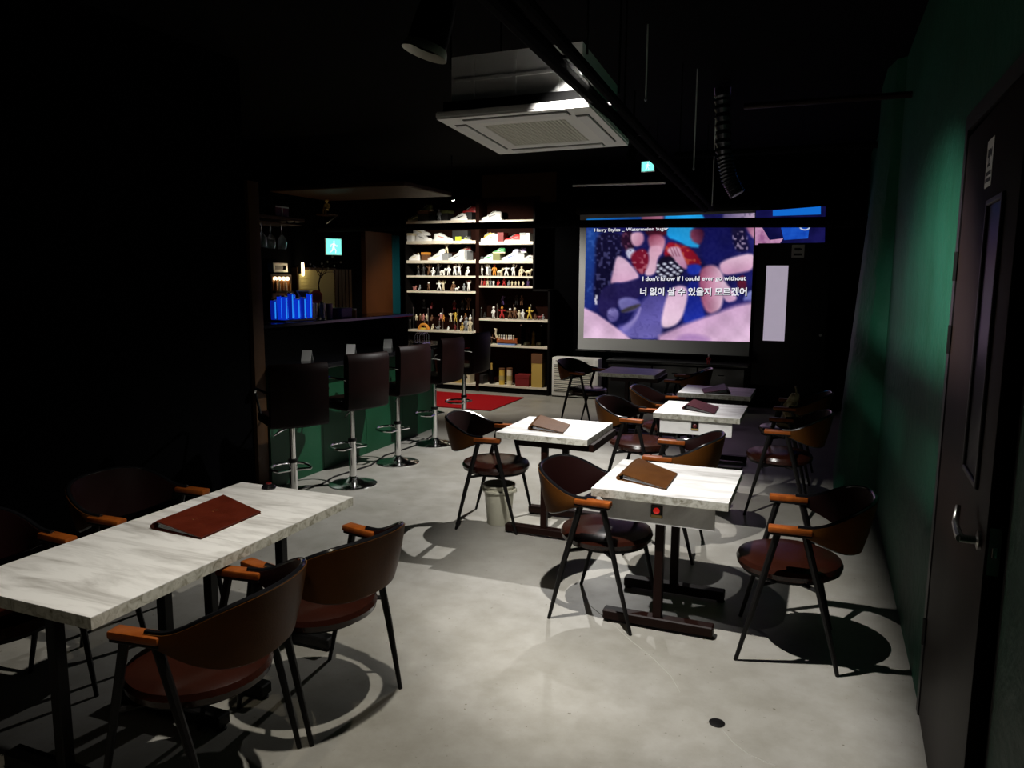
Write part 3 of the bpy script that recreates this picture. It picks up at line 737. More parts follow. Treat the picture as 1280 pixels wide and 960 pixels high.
ST = [(-3.70, 4.66, 180-36, 'brown leather chrome bar stool next to the wooden post, turned aside'),
      (-3.72, 5.49, 180-18, 'brown leather chrome bar stool, second from the wooden post'),
      (-3.765, 6.33, 180-12, 'brown leather chrome bar stool, third from the wooden post'),
      (-3.83, 7.22, 180-6, 'brown leather chrome bar stool, fourth from the wooden post'),
      (-3.90, 8.10, 180-2, 'brown leather chrome bar stool beside the red rug end of the bar')]
for i, (x, y, a, lb) in enumerate(ST):
    if i == 0:
        st0.location = (x, y, 0); st0.rotation_euler = (0, 0, R(a)); st0['label'] = lb; st0['group'] = 'bar stools along the counter'
    else:
        dup(st0, (x, y, 0), R(a), lb, 'bar stools along the counter')

# ------------------------------------------------------------------ bar counter
BY0, BY1 = 5.07, 8.0
bar = thing('bar_counter', 'long bar with dark green panelled front and black two-level top', 'bar counter', (-4.6, 6.5, 0))
by0, by1 = BY0-6.5, BY1-6.5
MB().box(-0.34, 0.33, by0, by1, 0.0, 1.0).build('body', 'black_paint', bar, smooth=0)
n = 4
for k in range(n):
    a = by0+(by1-by0)*k/n; b = by0+(by1-by0)*(k+1)/n
    MB().box(0.33, 0.35, a+0.002, b-0.002, 0.0, 1.0).build('front_panel', 'green_panel', bar, smooth=0)
MB().rbox(-0.05, 0.60, by0-0.0, by1+0.12, 1.0, 1.045, 0.006, 1).build('countertop', 'black_gloss', bar)
MB().box(-0.10, -0.02, by0, by1+0.05, 1.045, 1.335).build('riser', 'black_paint', bar, smooth=0)
MB().rbox(-0.42, 0.03, by0-0.0, by1+0.08, 1.335, 1.37, 0.005, 1).build('upper_ledge', 'black_gloss', bar)
MB().box(-0.42, -0.34, by0, by1, 0, 1.335).build('inner_panel', 'black_paint', bar, smooth=0)
# small folded papers standing on the counter
for k, (px_, py_) in enumerate(((386, 432), (441, 424), (487, 417))):
    q = onx(px_, py_, -4.28)
    t = thing('folded_card', ['pale folded card standing on the bar counter, closest to the wooden post', 'pale folded card standing at the middle of the bar counter', 'pale folded card standing on the bar counter, closest to the display cabinet'][k], 'card', (-4.30, q.y, 1.045), R(20), 'folded cards on the bar counter'); t.scale = (0.72, 0.72, 0.72)
    MB().add([(-0.06,-0.07,0.0),(0.06,-0.07,0.0),(0.06,-0.005,0.13),(-0.06,-0.005,0.13),(-0.06,-0.067,0.0),(0.06,-0.067,0.0),(0.06,-0.003,0.128),(-0.06,-0.003,0.128)], [(0,1,2,3),(4,7,6,5),(0,4,5,1),(1,5,6,2),(2,6,7,3),(3,7,4,0)]).build('flap', 'white_paper', t, smooth=0)
    MB().add([(-0.06,0.05,0.0),(0.06,0.05,0.0),(0.06,-0.005,0.13),(-0.06,-0.005,0.13),(-0.06,0.047,0.0),(0.06,0.047,0.0),(0.06,-0.006,0.127),(-0.06,-0.006,0.127)], [(0,1,2,3),(4,7,6,5),(0,4,5,1),(1,5,6,2),(2,6,7,3),(3,7,4,0)]).build('flap', 'white_paper', t, smooth=0)
# chrome napkin holder near the end
q = onx(510, 412, -4.25)
t = thing('napkin_holder', 'chrome wire napkin holder at the end of the bar counter', 'napkin holder', (-4.2, 7.62, 1.045))
MB().box(-0.06, 0.06, -0.09, 0.09, 0, 0.02).build('tray', 'chrome', t, smooth=0)
for k in range(4):
    x = -0.045+0.03*k
    MB().tube([(x, -0.08, 0.02), (x, -0.08, 0.10), (x, -0.05, 0.13), (x, 0.05, 0.13), (x, 0.08, 0.10), (x, 0.08, 0.02)], 0.005, 6).build('wire_loop', 'chrome', t)
# brass foot cable along the floor by the stools
cb_ = MB().tube([(-4.05, 5.15, 0.008), (-3.95, 5.35, 0.008), (-4.0, 5.6, 0.008), (-3.93, 6.1, 0.008), (-4.02, 6.5, 0.008), (-3.96, 7.1, 0.008), (-4.05, 7.6, 0.008)], 0.008, 6).build('floor_cable', 'black_steel')
tag(cb_, 'thin black cable running on the floor along the bar stools', 'cable')

# ------------------------------------------------------------------ display cabinet at the back
CY = 10.95
CXL, CXD, CXU, CXR = -6.30, -5.035, -4.11, -3.86
def cz(py, px=560): return ony(px, py, CY).z
LZ = [cz(275.5), cz(301), cz(325.3), cz(344.6), cz(364), cz(413.5), cz(478)]
RZ = [cz(275, 630), cz(302, 630), cz(325.3, 630), cz(345, 630), cz(357.3, 630), cz(399, 630), cz(432, 640), cz(482.5, 640)]
cab = thing('display_cabinet', 'tall black display cabinet with cream shelves full of sneakers and figurines', 'cabinet', (-5.08, CY, 0))
ox = -5.08
MB().box(CXL-ox, CXR-ox, 0.31, 0.33, 0.0, 1.62).build('back_panel', 'cabinet_back', cab, smooth=0)
MB().box(CXL-ox, CXU-ox, 0.31, 0.33, 1.62, 3.05).build('back_panel', 'cabinet_back', cab, smooth=0)
MB().box(CXL-0.03-ox, CXL-ox, 0, 0.33, 0, 2.95).build('side_panel', 'cabinet_black', cab, smooth=0)
MB().box(CXR-ox, CXR+0.03-ox, 0, 0.33, 0, 1.62).build('side_panel', 'cabinet_black', cab, smooth=0)
MB().box(CXU-ox, CXU+0.03-ox, 0, 0.33, 1.62, 2.95).build('side_panel', 'cabinet_black', cab, smooth=0)
MB().box(CXU-ox, CXR+0.03-ox, 0, 0.33, 1.60, 1.63).build('side_panel', 'cabinet_black', cab, smooth=0)
MB().box(CXD-0.03-ox, CXD+0.03-ox, 0.0, 0.31, 0, 2.95).build('divider', 'cabinet_back', cab, smooth=0)
MB().box(CXL-ox, CXR-ox, 0.02, 0.31, 0.0, 0.085).build('plinth', 'cabinet_black', cab, smooth=0)
for k, z in enumerate(LZ):
    MB().box(CXL-ox, CXD-0.03-ox, 0.0, 0.31, z-(0.045 if k < 3 else 0.03), z).build('shelf', 'cream_shelf', cab, smooth=0)
for k, z in enumerate(RZ):
    MB().box(CXD+0.03-ox, (CXU if z > 1.62 else CXR)-ox, 0.0, 0.31, z-(0.045 if k < 3 else 0.03), z).build('shelf', 'cream_shelf', cab, smooth=0)
fas = MB().box(-5.10, CXU+0.25, 11.265, 11.29, 2.95, 3.40).build('wall_panel', 'brown_wood', smooth=0)
tag(fas, 'brown wooden wall panel above the display cabinet', 'wall panel')

# --- sneakers
def shoe_mesh(high):
    L = 0.29
    st = []   # x, half width, height of upper
    prof = [(0.0, 0.020, 0.040), (0.03, 0.038, 0.055), (0.08, 0.047, 0.062), (0.13, 0.044, 0.088), (0.17, 0.040, 0.112), (0.20, 0.038, 0.128 if not high else 0.165), (0.24, 0.038, 0.120 if not high else 0.185), (0.275, 0.034, 0.118 if not high else 0.185), (0.29, 0.022, 0.105 if not high else 0.17)]
    up = []
    for x, w, h in prof:
        ring = []
        for k in range(10):
            a = PI*k/9
            ring.append(Vector((x-L/2, w*math.cos(a)*(1 if k not in (0, 9) else 1.0), 0.026+(h-0.026)*math.sin(a)**0.7)))
        up.append(ring)
    u = MB().rings(up)
    outline = [(x-L/2+dx, (w+0.006)) for (x, w, h), dx in zip(prof, [-0.010]+[0]*7+[0.010])]
    poly = outline + [(x, -w) for x, w in reversed(outline)]
    s = MB().prism(poly, 0, 0.030)
    lc = MB()
    for i in range(5):
        x = 0.085+0.02*i-L/2; z = 0.062+0.0115*i
        lc.box(x, x+0.008, -0.024, 0.024, z+0.004, z+0.012)
    st = MB()
    for sgn in (-1, 1):
        st.add([(-0.04+0.02, sgn*0.0475, 0.040), (0.07, sgn*0.0415, 0.072), (0.075, sgn*0.041, 0.084), (-0.03, sgn*0.0475, 0.056),
                (-0.04+0.02, sgn*0.030, 0.040), (0.07, sgn*0.030, 0.072), (0.075, sgn*0.030, 0.084), (-0.03, sgn*0.030, 0.056)],
               [(0,1,2,3), (4,7,6,5), (0,4,5,1), (1,5,6,2), (2,6,7,3), (3,7,4,0)])
    hz = 0.185 if high else 0.121
    op = MB().lathe([(0.030, 0), (0.026, 0.006)], 12, (0.095, 0, hz-0.004), sx=1.3, sy=0.9)
    return u, s, lc, st, op
def colmat(rgb, rough=0.5):
    k = 'paint_%02x%02x%02x' % tuple(int(c*255) for c in rgb)
    return mat(k, rgb, rough)
_cache = {}
COL = {'white': (0.80, 0.79, 0.76), 'olive green': (0.16, 0.17, 0.06), 'dark red': (0.17, 0.012, 0.012), 'pink': (0.55, 0.22, 0.20), 'red': (0.42, 0.02, 0.02), 'yellow': (0.62, 0.42, 0.06),
       'mint': (0.45, 0.72, 0.58), 'green': (0.03, 0.24, 0.07), 'lavender': (0.58, 0.55, 0.74), 'purple': (0.10, 0.05, 0.18), 'grey': (0.25, 0.26, 0.27), 'black': (0.015, 0.014, 0.014), 'blue': (0.12, 0.20, 0.45),
       'lime': (0.45, 0.55, 0.03), 'cream': (0.66, 0.58, 0.40), 'orange': (0.60, 0.24, 0.03), 'brown': (0.14, 0.06, 0.025), 'gold': (0.5, 0.34, 0.08)}
def shoe(label, px, py, upper, accent='white', sole='white', high=False, flip=False, rot=0.0, zoff=0.0, scale=1.0, dy=0.12, grp='sneakers in the display cabinet'):
    p = ony(px, py, CY+dy)
    zs = min((LZ if px < 592 else RZ), key=lambda z: abs(z-ony(px, py, CY).z))
    key = high
    if key not in _cache: _cache[key] = shoe_mesh(high)
    u, s, lc, st, op = _cache[key]
    t = thing('sneaker', label, 'shoe', (p.x, CY+dy, zs+zoff), (PI if flip else 0)+R(rot), grp)
    t.scale = (scale,)*3
    uo = u.build('upper', colmat(COL[upper]), t, smooth=60)
    s.build('sole', colmat(COL[sole]), t)
    lc.build('laces', colmat(COL['white']), uo)
    st.build('side_stripe', colmat(COL[accent]), uo)
    op.build('opening', 'print_black', uo)
    return t
def pbox(name, label, cat, px, py, w, h, d, col, zoff=0.0, dy=0.12, grp=None, lid=None):
    p = ony(px, py, CY+dy)
    zs = min((LZ if px < 592 else RZ), key=lambda z: abs(z-ony(px, py, CY).z))
    t = thing(name, label, cat, (p.x, CY+dy, zs+zoff), R(random.uniform(-4, 4)), grp)
    MB().box(-w/2, w/2, -d/2, d/2, 0, h*0.72 if lid else h).build('body', colmat(COL[col]), t, smooth=0)
    if lid: MB().box(-w/2-0.004, w/2+0.004, -d/2-0.004, d/2+0.004, h*0.72, h).build('lid', colmat(COL[lid]), t, smooth=0)
    return t
T1 = 'top cabinet shelf'; T2 = 'second cabinet shelf'; T3 = 'third cabinet shelf'
shoe('olive green sneaker standing directly on the '+T1, 519, 275.5, 'olive green', 'cream', 'cream', flip=False, rot=12)
pbox('shoe_box', 'dark shoe box under an olive sneaker on the '+T1, 'box', 533.5, 275.5, 0.19, 0.16, 0.24, 'black', lid='brown')
shoe('olive green sneaker standing on a dark shoe box on the '+T1, 533.5, 275.5, 'olive green', 'black', 'cream', zoff=0.16, rot=-15, scale=0.85)
shoe('white sneaker with dark stripe on the '+T1+' beside the planter box', 575, 275.5, 'white', 'black', 'white', rot=4, scale=0.95)
pbox('shoe_box', 'dark planter-like box on the '+T1, 'box', 559, 275.5, 0.13, 0.17, 0.2, 'black', dy=0.2, lid='olive green')
pbox('shoe_box', 'black shoe box under the dark red sneaker on the '+T1, 'box', 589, 275.5, 0.11, 0.13, 0.2, 'black', dy=0.2)
shoe('dark red sneaker standing on a black shoe box on the '+T1, 587.5, 275.5, 'dark red', 'red', 'red', zoff=0.13, dy=0.2, scale=0.75)
shoe('large white sneaker on the '+T1+', right of the divider', 615, 275, 'white', 'grey', 'white', rot=-6, scale=1.18)
pbox('shoe_box', 'white shoe box at the end of the '+T2, 'box', 516, 301, 0.09, 0.13, 0.2, 'white', lid='cream')
shoe('white sneaker standing on the '+T2+' beside the white box', 530, 301, 'white', 'grey', 'white', rot=-4, flip=True, scale=1.0, dy=0.10)
shoe('white sneaker stacked behind another white sneaker on the '+T2, 527, 301, 'white', 'cream', 'white', zoff=0.10, flip=True, dy=0.2)
shoe('white sneaker with a pink stripe on the '+T2, 554, 301, 'white', 'pink', 'white', high=False, flip=True, rot=8, scale=1.05)
pbox('shoe_box', 'black shoe box behind a lime card on the '+T2, 'box', 577, 301, 0.27, 0.165, 0.12, 'black', dy=0.22)
tag(pbox('price_card', 'lime green card standing on the '+T2, 'card', 573, 301, 0.10, 0.065, 0.02, 'lime', dy=0.05), None)
shoe('black and lime sneaker on the '+T2+' beside the lime card', 582, 301, 'black', 'lime', 'cream', scale=0.62, zoff=0.0, dy=0.10, rot=20)
shoe('white sneaker with a yellow stripe on the '+T2, 612, 302, 'white', 'yellow', 'white', rot=5, scale=1.1)
shoe('yellow sneaker with red stripe behind a white one on the '+T2, 609, 302, 'yellow', 'red', 'red', dy=0.22, zoff=0.03)
pbox('shoe_box', 'small dark red box between sneakers on the '+T2, 'box', 628.5, 302, 0.10, 0.14, 0.16, 'dark red', lid='dark red')
shoe('red patterned sneaker on the '+T2+', right of the dark red box', 642, 302, 'red', 'pink', 'white', rot=10, scale=0.95)
pbox('shoe_box', 'small cream box at the right end of the '+T2, 'box', 655.5, 302, 0.09, 0.13, 0.15, 'cream', lid='grey')
pbox('shoe_box', 'white card box at the right end of the '+T2, 'box', 661.5, 302, 0.07, 0.125, 0.15, 'white')
shoe('low flat white sneaker lying along the '+T3, 517, 325.3, 'white', 'cream', 'white', scale=0.80, rot=3)
pbox('gift_box', 'small orange box on a dark block on the '+T3, 'box', 532.5, 325.3, 0.11, 0.13, 0.11, 'brown', lid='orange')
shoe('white high-top sneaker on the '+T3, 546, 325.3, 'white', 'cream', 'white', high=True, rot=2, scale=1.0)
pbox('shoe_box', 'grey box under the red-haired doll on the '+T3, 'box', 558.5, 325.3, 0.12, 0.11, 0.12, 'grey', dy=0.14)
shoe('white sneaker with a grey stripe beside the grey box on the '+T3, 571, 325.3, 'white', 'grey', 'white', high=True, rot=-3, scale=0.95, dy=0.1)
pbox('shoe_box', 'tall grey box under the maroon sneaker on the '+T3, 'box', 584, 325.3, 0.10, 0.15, 0.2, 'grey', dy=0.2)
shoe('maroon sneaker standing on a tall grey box on the '+T3, 582.5, 325.3, 'dark red', 'cream', 'grey', zoff=0.15, dy=0.2, scale=0.6)
shoe('small black and white sandal on the '+T3, 599.5, 325.3, 'black', 'white', 'white', scale=0.5, dy=0.07)
shoe('mint green sneaker on the '+T3, 611, 325.3, 'mint', 'green', 'white', scale=0.85, rot=6)
pbox('shoe_box', 'dark olive box under the green sneaker on the '+T3, 'box', 623.5, 325.3, 0.12, 0.11, 0.2, 'olive green')
shoe('green sneaker with white stripe standing on a dark olive box on the '+T3, 624, 325.3, 'green', 'white', 'cream', zoff=0.11, scale=0.68)
shoe('lavender sneaker on the '+T3, 638, 325.3, 'lavender', 'blue', 'white', scale=0.95, high=True, rot=3)
pbox('shoe_box', 'white box under the purple sneaker on the '+T3, 'box', 652, 325.3, 0.14, 0.12, 0.18, 'white', dy=0.2, lid='grey')
shoe('purple and white sneaker standing on a white box on the '+T3, 651, 325.3, 'purple', 'white', 'white', zoff=0.12, dy=0.2, scale=0.62)
shoe('blue and white sneaker at the right end of the '+T3, 659.5, 325.3, 'white', 'blue', 'white', scale=0.65, rot=30)

# --- small figurines
def fig_mesh(pose, seed):
    r = random.Random(seed); b = MB()
    H = 1.0
    if pose == 'crouching animal':
        b.tube([(-0.30, 0, 0.38), (-0.1, 0, 0.46), (0.15, 0, 0.45), (0.30, 0, 0.55)], [0.12, 0.17, 0.16, 0.09], 8)
        for x in (-0.22, 0.2):
            for y in (-0.09, 0.09): b.tube([(x, y, 0.40), (x+0.02, y, 0.2), (x-0.01, y, 0.0)], [0.07, 0.05, 0.05], 6)
        b.tube([(-0.32, 0, 0.40), (-0.48, 0, 0.55), (-0.52, 0, 0.70)], [0.05, 0.035, 0.02], 6)
        hd = MB().ball((0.38, 0, 0.66), 0.13, sc=(1.2, 0.9, 0.9)); hd.tube([(0.36, -0.06, 0.74), (0.36, -0.09, 0.86)], [0.04, 0.01], 5); hd.tube([(0.36, 0.06, 0.74), (0.36, 0.09, 0.86)], [0.04, 0.01], 5)
        return b, hd
    sit = pose == 'seated'
    hip = 0.28 if sit else 0.46
    b.tube([(0, 0, hip-0.03), (0, 0, hip+0.10), (0, 0, hip+0.26), (0, 0, hip+0.36), (0, 0, hip+0.42)], [0.12, 0.105, 0.135, 0.10, 0.05], 8, flat=1.0)
    sp_ = 0.13 if pose == 'striding' else 0.07
    for s in (-1, 1):
        if sit:
            b.tube([(s*0.07, 0, hip), (s*0.09, -0.24, hip+0.02), (s*0.09, -0.27, 0.0)], [0.08, 0.065, 0.05], 6)
        else:
            b.tube([(s*0.06, 0, hip), (s*(sp_+0.03), -0.03, hip*0.52), (s*(sp_+0.05), 0.02, 0.03)], [0.085, 0.06, 0.045], 6)
            b.tube([(s*(sp_+0.05), 0.03, 0.025), (s*(sp_+0.06), -0.08, 0.02)], [0.045, 0.035], 6)
        sh = hip+0.35
        if pose == 'arms raised' or (pose == 'pointing' and s > 0):
            pts = [(s*0.12, 0, sh), (s*0.27, -0.02, sh+0.08), (s*0.30, -0.05, sh+0.28)]
        elif pose == 'striding':
            pts = [(s*0.12, 0, sh), (s*0.28, -0.05*s, sh-0.08), (s*0.34, -0.18*s, sh+0.02)]
        else:
            pts = [(s*0.12, 0, sh), (s*0.22, 0.0, sh-0.17), (s*0.17, -0.10, sh-0.30)]
        b.tube(pts, [0.055, 0.045, 0.035], 6)
    hd = MB().ball((0, -0.01, hip+0.53), 0.12, sc=(0.9, 0.95, 1.1))
    hd.tube([(0, 0, hip+0.40), (0, 0, hip+0.46)], 0.05, 6)
    hd.lathe([(0.122, 0), (0.11, 0.06), (0.05, 0.11), (0.01, 0.125)], 10, (0, 0.012, hip+0.55))
    return b, hd
_figs = {}
def fig(px, py, h, col, pose, where, grp, head=None, z=None, dy=0.10, base=True, rz=0):
    p = ony(px, py, CY+dy)
    zs = z if z is not None else min((LZ if px < 592 else RZ), key=lambda q: abs(q-ony(px, py, CY).z))
    head = head or col
    k = (pose, col, head, base)
    if k not in _figs:
        b, hd = fig_mesh(pose, 1)
        lab = '%s toy figurine, %s, on the %s' % (col, pose, where)
        t = thing('figurine', lab, 'figurine', (p.x, CY+dy, zs), R(rz), grp)
        bo = b.build('body', colmat(COL[col]), t, smooth=60)
        hd.build('head', colmat(COL[head]), t, smooth=60)
        if base: MB().lathe([(0.26, 0), (0.26, 0.03), (0.22, 0.045)], 14).build('stand', colmat(COL['black' if col != 'black' else 'grey']), t)
        _figs[k] = t
    else:
        t = dup(_figs[k], (p.x, CY+dy, zs), R(rz))
        t['label'] = '%s toy figurine, %s, on the %s' % (col, pose, where); t['group'] = grp
    t.scale = (h, h, h)
    return t
W4L = 'fourth cabinet shelf, bar side of divider'; W4R = 'fourth cabinet shelf, screen side of divider'
fig(549, 275.5, 0.17, 'grey', 'standing', T1, 'figurines on the sneaker shelves', dy=0.08)
fig(558.5, 325.3, 0.17, 'cream', 'arms raised', T3+' standing on a grey box', 'figurines on the sneaker shelves', head='red', z=LZ[2]+0.11, dy=0.14)
for px_, c, po in ((512.5,'black','seated'), (517,'brown','standing'), (523,'cream','standing')):
    fig(px_, 325.3, 0.11, c, po, T3+' behind the flat white sneaker', 'figurines on the sneaker shelves', dy=0.24)
for px_, h_, c, po, hd_ in ((523,.15,'black','striding','cream'), (529.5,.17,'black','standing','grey'), (536.5,.16,'brown','arms raised','brown'), (541.5,.14,'white','seated',None), (548,.17,'black','pointing','white'), (553,.14,'white','crouching animal',None), (561,.15,'white','standing',None), (568.5,.18,'white','striding','brown'), (574,.17,'white','arms raised','white'), (585,.15,'white','seated',None)):
    fig(px_, 344.6, h_, c, po, W4L, 'figurines on the fourth shelf, wall side', hd_, rz=random.uniform(-30, 30))
for px_, h_, c, po, hd_ in ((602,.15,'white','standing',None), (609,.16,'white','arms raised',None), (612.5,.13,'grey','standing',None), (618,.16,'orange','standing','red'), (625,.15,'cream','crouching animal',None), (633,.15,'white','striding','black'), (642,.16,'white','pointing',None), (652,.17,'cream','seated',None), (660.5,.14,'cream','crouching animal',None)):
    fig(px_, 345, h_, c, po, W4R, 'figurines on the fourth shelf, screen side', hd_, rz=random.uniform(-30, 30))
W5L = 'fifth cabinet shelf, bar side of divider'; W5R = 'fifth cabinet shelf, screen side of divider'
for px_, h_, c, po, hd_ in ((518.5,.10,'pink','crouching animal',None), (525,.10,'grey','seated',None), (536,.13,'brown','striding','white'), (549,.15,'white','striding',None), (554,.15,'cream','arms raised',None), (567,.17,'brown','seated','cream'), (571,.09,'white','crouching animal',None), (580,.11,'grey','standing',None), (586,.16,'white','arms raised','pink')):
    fig(px_, 364, h_, c, po, W5L, 'figurines on the fifth shelf, wall side', hd_, rz=random.uniform(-30, 30))
for px_, h_, c, po, hd_ in ((602,.10,'pink','standing',None), (605.5,.10,'red','standing',None), (609.5,.10,'cream','standing',None), (613,.10,'grey','standing',None), (617,.09,'white','standing','black'), (623,.10,'red','seated',None), (630,.10,'red','striding',None), (636,.09,'grey','seated',None), (640,.07,'cream','standing',None), (644.5,.07,'cream','standing',None), (648.5,.07,'cream','standing',None), (654,.08,'cream','seated',None), (660,.10,'purple','standing','white')):
    fig(px_, 357.3, h_, c, po, W5R, 'small figurines on the fifth shelf, screen side', hd_, dy=0.07, base=False)
# acrylic risers
def riser(label, xa, xb, ztop, zbase, dy=0.12, d=0.12):
    t = thing('acrylic_riser', label, 'display riser', ((xa+xb)/2, CY+dy, zbase), 0, 'acrylic display risers')
    w = (xb-xa)/2; h = ztop-zbase
    MB().box(-w, w, -d/2, d/2, h-0.006, h).build('platform', 'clear_acrylic', t, smooth=0)
    n = max(2, int(w*2/0.25)+1)
    for k in range(n):
        x = -w+0.02+(2*w-0.04)*k/(n-1)
        MB().lathe([(0.008, 0), (0.008, h-0.006)], 8, (x, -d/2+0.012, 0)).build('rod', 'brushed_steel', t)
        MB().ball((x, -d/2+0.012, h), 0.014, 8, 6).build('knob', 'chrome', t)
    return t
zr1 = cz(402); zr2 = cz(387)
xa = ony(513, 402, CY+.12).x; xb = ony(590, 402, CY+.12).x
riser('wide low clear acrylic riser on the sixth shelf, wall side of the divider', xa, xb, zr1, LZ[5], 0.12)
riser('wide tall clear acrylic riser behind the low one on the sixth shelf', xa, xb, zr2, LZ[5], 0.245)
W6L = 'low acrylic riser of the cabinet'
for px_, h_, c, po, hd_ in ((520.5,.09,'cream','standing',None), (525.5,.10,'brown','standing','cream'), (529.5,.10,'pink','standing',None), (533.5,.10,'cream','standing',None), (540,.10,'brown','seated',None), (551,.12,'pink','striding','white'), (554.5,.09,'orange','standing',None), (563.5,.12,'cream','arms raised',None), (569.5,.13,'yellow','arms raised',None), (577,.10,'white','seated',None), (582,.12,'brown','standing','orange'), (588,.10,'white','standing',None)):
    fig(px_, 402, h_, c, po, W6L, 'figurines on the low acrylic riser', hd_, z=zr1, dy=0.10, base=False, rz=random.uniform(-30, 30))
for px_, h_, c, po, hd_ in ((530,.13,'black','standing','grey'), (540,.10,'dark red','seated',None), (568,.13,'dark red','standing','grey'), (578,.13,'black','standing','brown'), (585.5,.17,'brown','arms raised',None)):
    fig(px_, 387, h_, c, po, 'tall acrylic riser of the cabinet', 'figurines on the tall acrylic riser', hd_, z=zr2, dy=0.245, base=False)
q = ony(530, 413.5, CY+.08)
t = thing('toy_arch', 'yellow and orange toy arch with small door on the sixth shelf', 'toy', (q.x, CY+.07, LZ[5]))
MB().tube([(0.085*math.cos(a), 0, 0.085*math.sin(a)) for a in [PI*k/12 for k in range(13)]], 0.024, 8).build('arch', colmat(COL['orange']), t)
MB().rbox(-0.055, 0.055, -0.02, 0.02, 0.0, 0.03, 0.004, 1).build('step', colmat(COL['yellow']), t)
for px_, h_, c, po in ((541,.10,'cream','seated'), (547.5,.09,'grey','crouching animal'), (560.5,.08,'white','seated'), (569,.09,'dark red','standing')):
    fig(px_, 413.5, h_, c, po, 'sixth shelf under the acrylic riser', 'figurines under the acrylic riser', dy=0.06, base=False)
for px_, h_, c, po in ((578,.14,'gold','seated'), (583,.20,'grey','standing'), (587.5,.19,'cream','standing')):
    fig(px_, 425, h_, c, po, 'sixth shelf beside the divider', 'figurines beside the cabinet divider', z=LZ[5], dy=0.05, base=False)
xa = ony(620.5, 381, CY+.2).x; xb = ony(665.5, 381, CY+.2).x
zr3 = cz(381.5, 640)
riser('clear acrylic riser on the sixth shelf, screen side of the divider', xa, xb, zr3, RZ[5], 0.235)
for px_, h_, c, po, hd_ in ((600.5,.16,'black','standing','grey'), (606,.10,'black','seated',None), (617,.17,'white','standing',None), (627.5,.17,'red','striding','orange'), (637.5,.15,'brown','striding','white'), (643.5,.16,'brown','standing','cream'), (649,.13,'cream','standing',None), (653.5,.14,'white','standing',None), (662,.17,'yellow','striding',None), (669,.10,'brown','seated',None), (675,.10,'dark red','crouching animal','red'), (679,.09,'grey','seated',None)):
    fig(px_, 399, h_, c, po, 'sixth cabinet shelf, screen side of divider', 'figurines on the sixth shelf, screen side', hd_, dy=0.08, rz=random.uniform(-30, 30))
for px_, h_, c, po in ((628.5,.12,'purple','pointing'), (645.5,.13,'black','standing'), (652,.13,'brown','standing')):
    fig(px_, 381, h_, c, po, 'acrylic riser of the cabinet, screen side', 'figurines on the acrylic riser, screen side', z=zr3, dy=0.235, base=False)
# toy ship with crew on the seventh shelf
q = ony(634, 432, CY+.1)
ship = thing('toy_ship', 'red-brown toy ship with a crew of small white figures on the seventh shelf', 'toy', (q.x, CY+.10, RZ[6]))
rings = []
for i in range(9):
    u = i/8; x = -0.17+0.34*u; w = 0.055*math.sin(PI*(0.12+0.76*u))+0.006; sh_ = 0.03*(2*u-1)**2
    rings.append([Vector((x, -w, 0.085+sh_)), Vector((x, -w*0.8, 0.035)), Vector((x, 0, 0.02)), Vector((x, w*0.8, 0.035)), Vector((x, w, 0.085+sh_)), Vector((x, 0, 0.075+sh_))])
hull = MB().rings(rings).build('hull', colmat((0.34, 0.08, 0.02)), ship)
MB().box(-0.15, 0.15, -0.05, 0.05, 0, 0.022).build('sea_base', colmat(COL['blue']), ship, smooth=0)
for k in range(7):
    x = -0.12+0.04*k
    m_ = MB().tube([(x, -0.03, 0.08), (x, -0.03, 0.13)], [0.014, 0.011], 6); m_.ball((x, -0.03, 0.145), 0.013, 6, 5)
    m_.build('crew_member', colmat(COL['white' if k % 3 else 'cream']), ship)
fh = MB().tube([(-0.17, 0, 0.10), (-0.20, 0, 0.17), (-0.19, 0, 0.24), (-0.23, 0, 0.25)], [0.02, 0.016, 0.02, 0.008], 8).build('figurehead', colmat(COL['cream']), ship)
# skeleton model to its side
q = ony(604, 424, CY+.1)
sk = thing('skeleton_model', 'long brown model skeleton with raised spines on the seventh shelf', 'model', (q.x, CY+.12, RZ[6]))
sp_pts = [Vector((-0.20+0.05*k, 0, 0.10+0.035*math.sin(k*0.45))) for k in range(9)]
MB().tube(sp_pts, [0.006, 0.008, 0.010, 0.012, 0.013, 0.013, 0.012, 0.010, 0.012], 6).build('spine', colmat(COL['brown']), sk)
for k in range(1, 9):
    v = sp_pts[k]; MB().tube([v, v+Vector((0.005, 0, 0.055))], [0.006, 0.002], 5).build('rib', colmat(COL['brown']), sk)
for x in (-0.05, 0.12):
    for y in (-0.03, 0.03): MB().tube([(x, 0, 0.11), (x+0.01, y, 0.06), (x, y*1.2, 0.0)], [0.009, 0.007, 0.007], 5).build('leg', colmat(COL['brown']), sk)
# clear display case with a carved column
xa = ony(653.5, 432, CY+.12).x; xb = ony(678.5, 432, CY+.12).x; zt_ = cz(407, 665)
cs = thing('display_case', 'clear acrylic case over a carved column and two pale rocks', 'display case', ((xa+xb)/2, CY+.14, RZ[6]))
w = (xb-xa)/2; h = min(zt_-RZ[6], 0.36)
for a in ((-w, w, -0.1, -0.096, 0, h), (-w, w, 0.096, 0.1, 0, h), (-w, -w+0.004, -0.096, 0.096, 0, h), (w-0.004, w, -0.096, 0.096, 0, h), (-w, w, -0.1, 0.1, h, h+0.004)):
    MB().box(*a).build('pane', 'clear_acrylic', cs, smooth=0)
for x in (-w, w): MB().ball((x, -0.1, h), 0.012, 8, 6).build('corner_knob', 'chrome', cs)
t = thing('carved_column', 'yellow carved column figure inside the clear acrylic case', 'ornament', ((xa+xb)/2+0.01, CY+.12, RZ[6]))
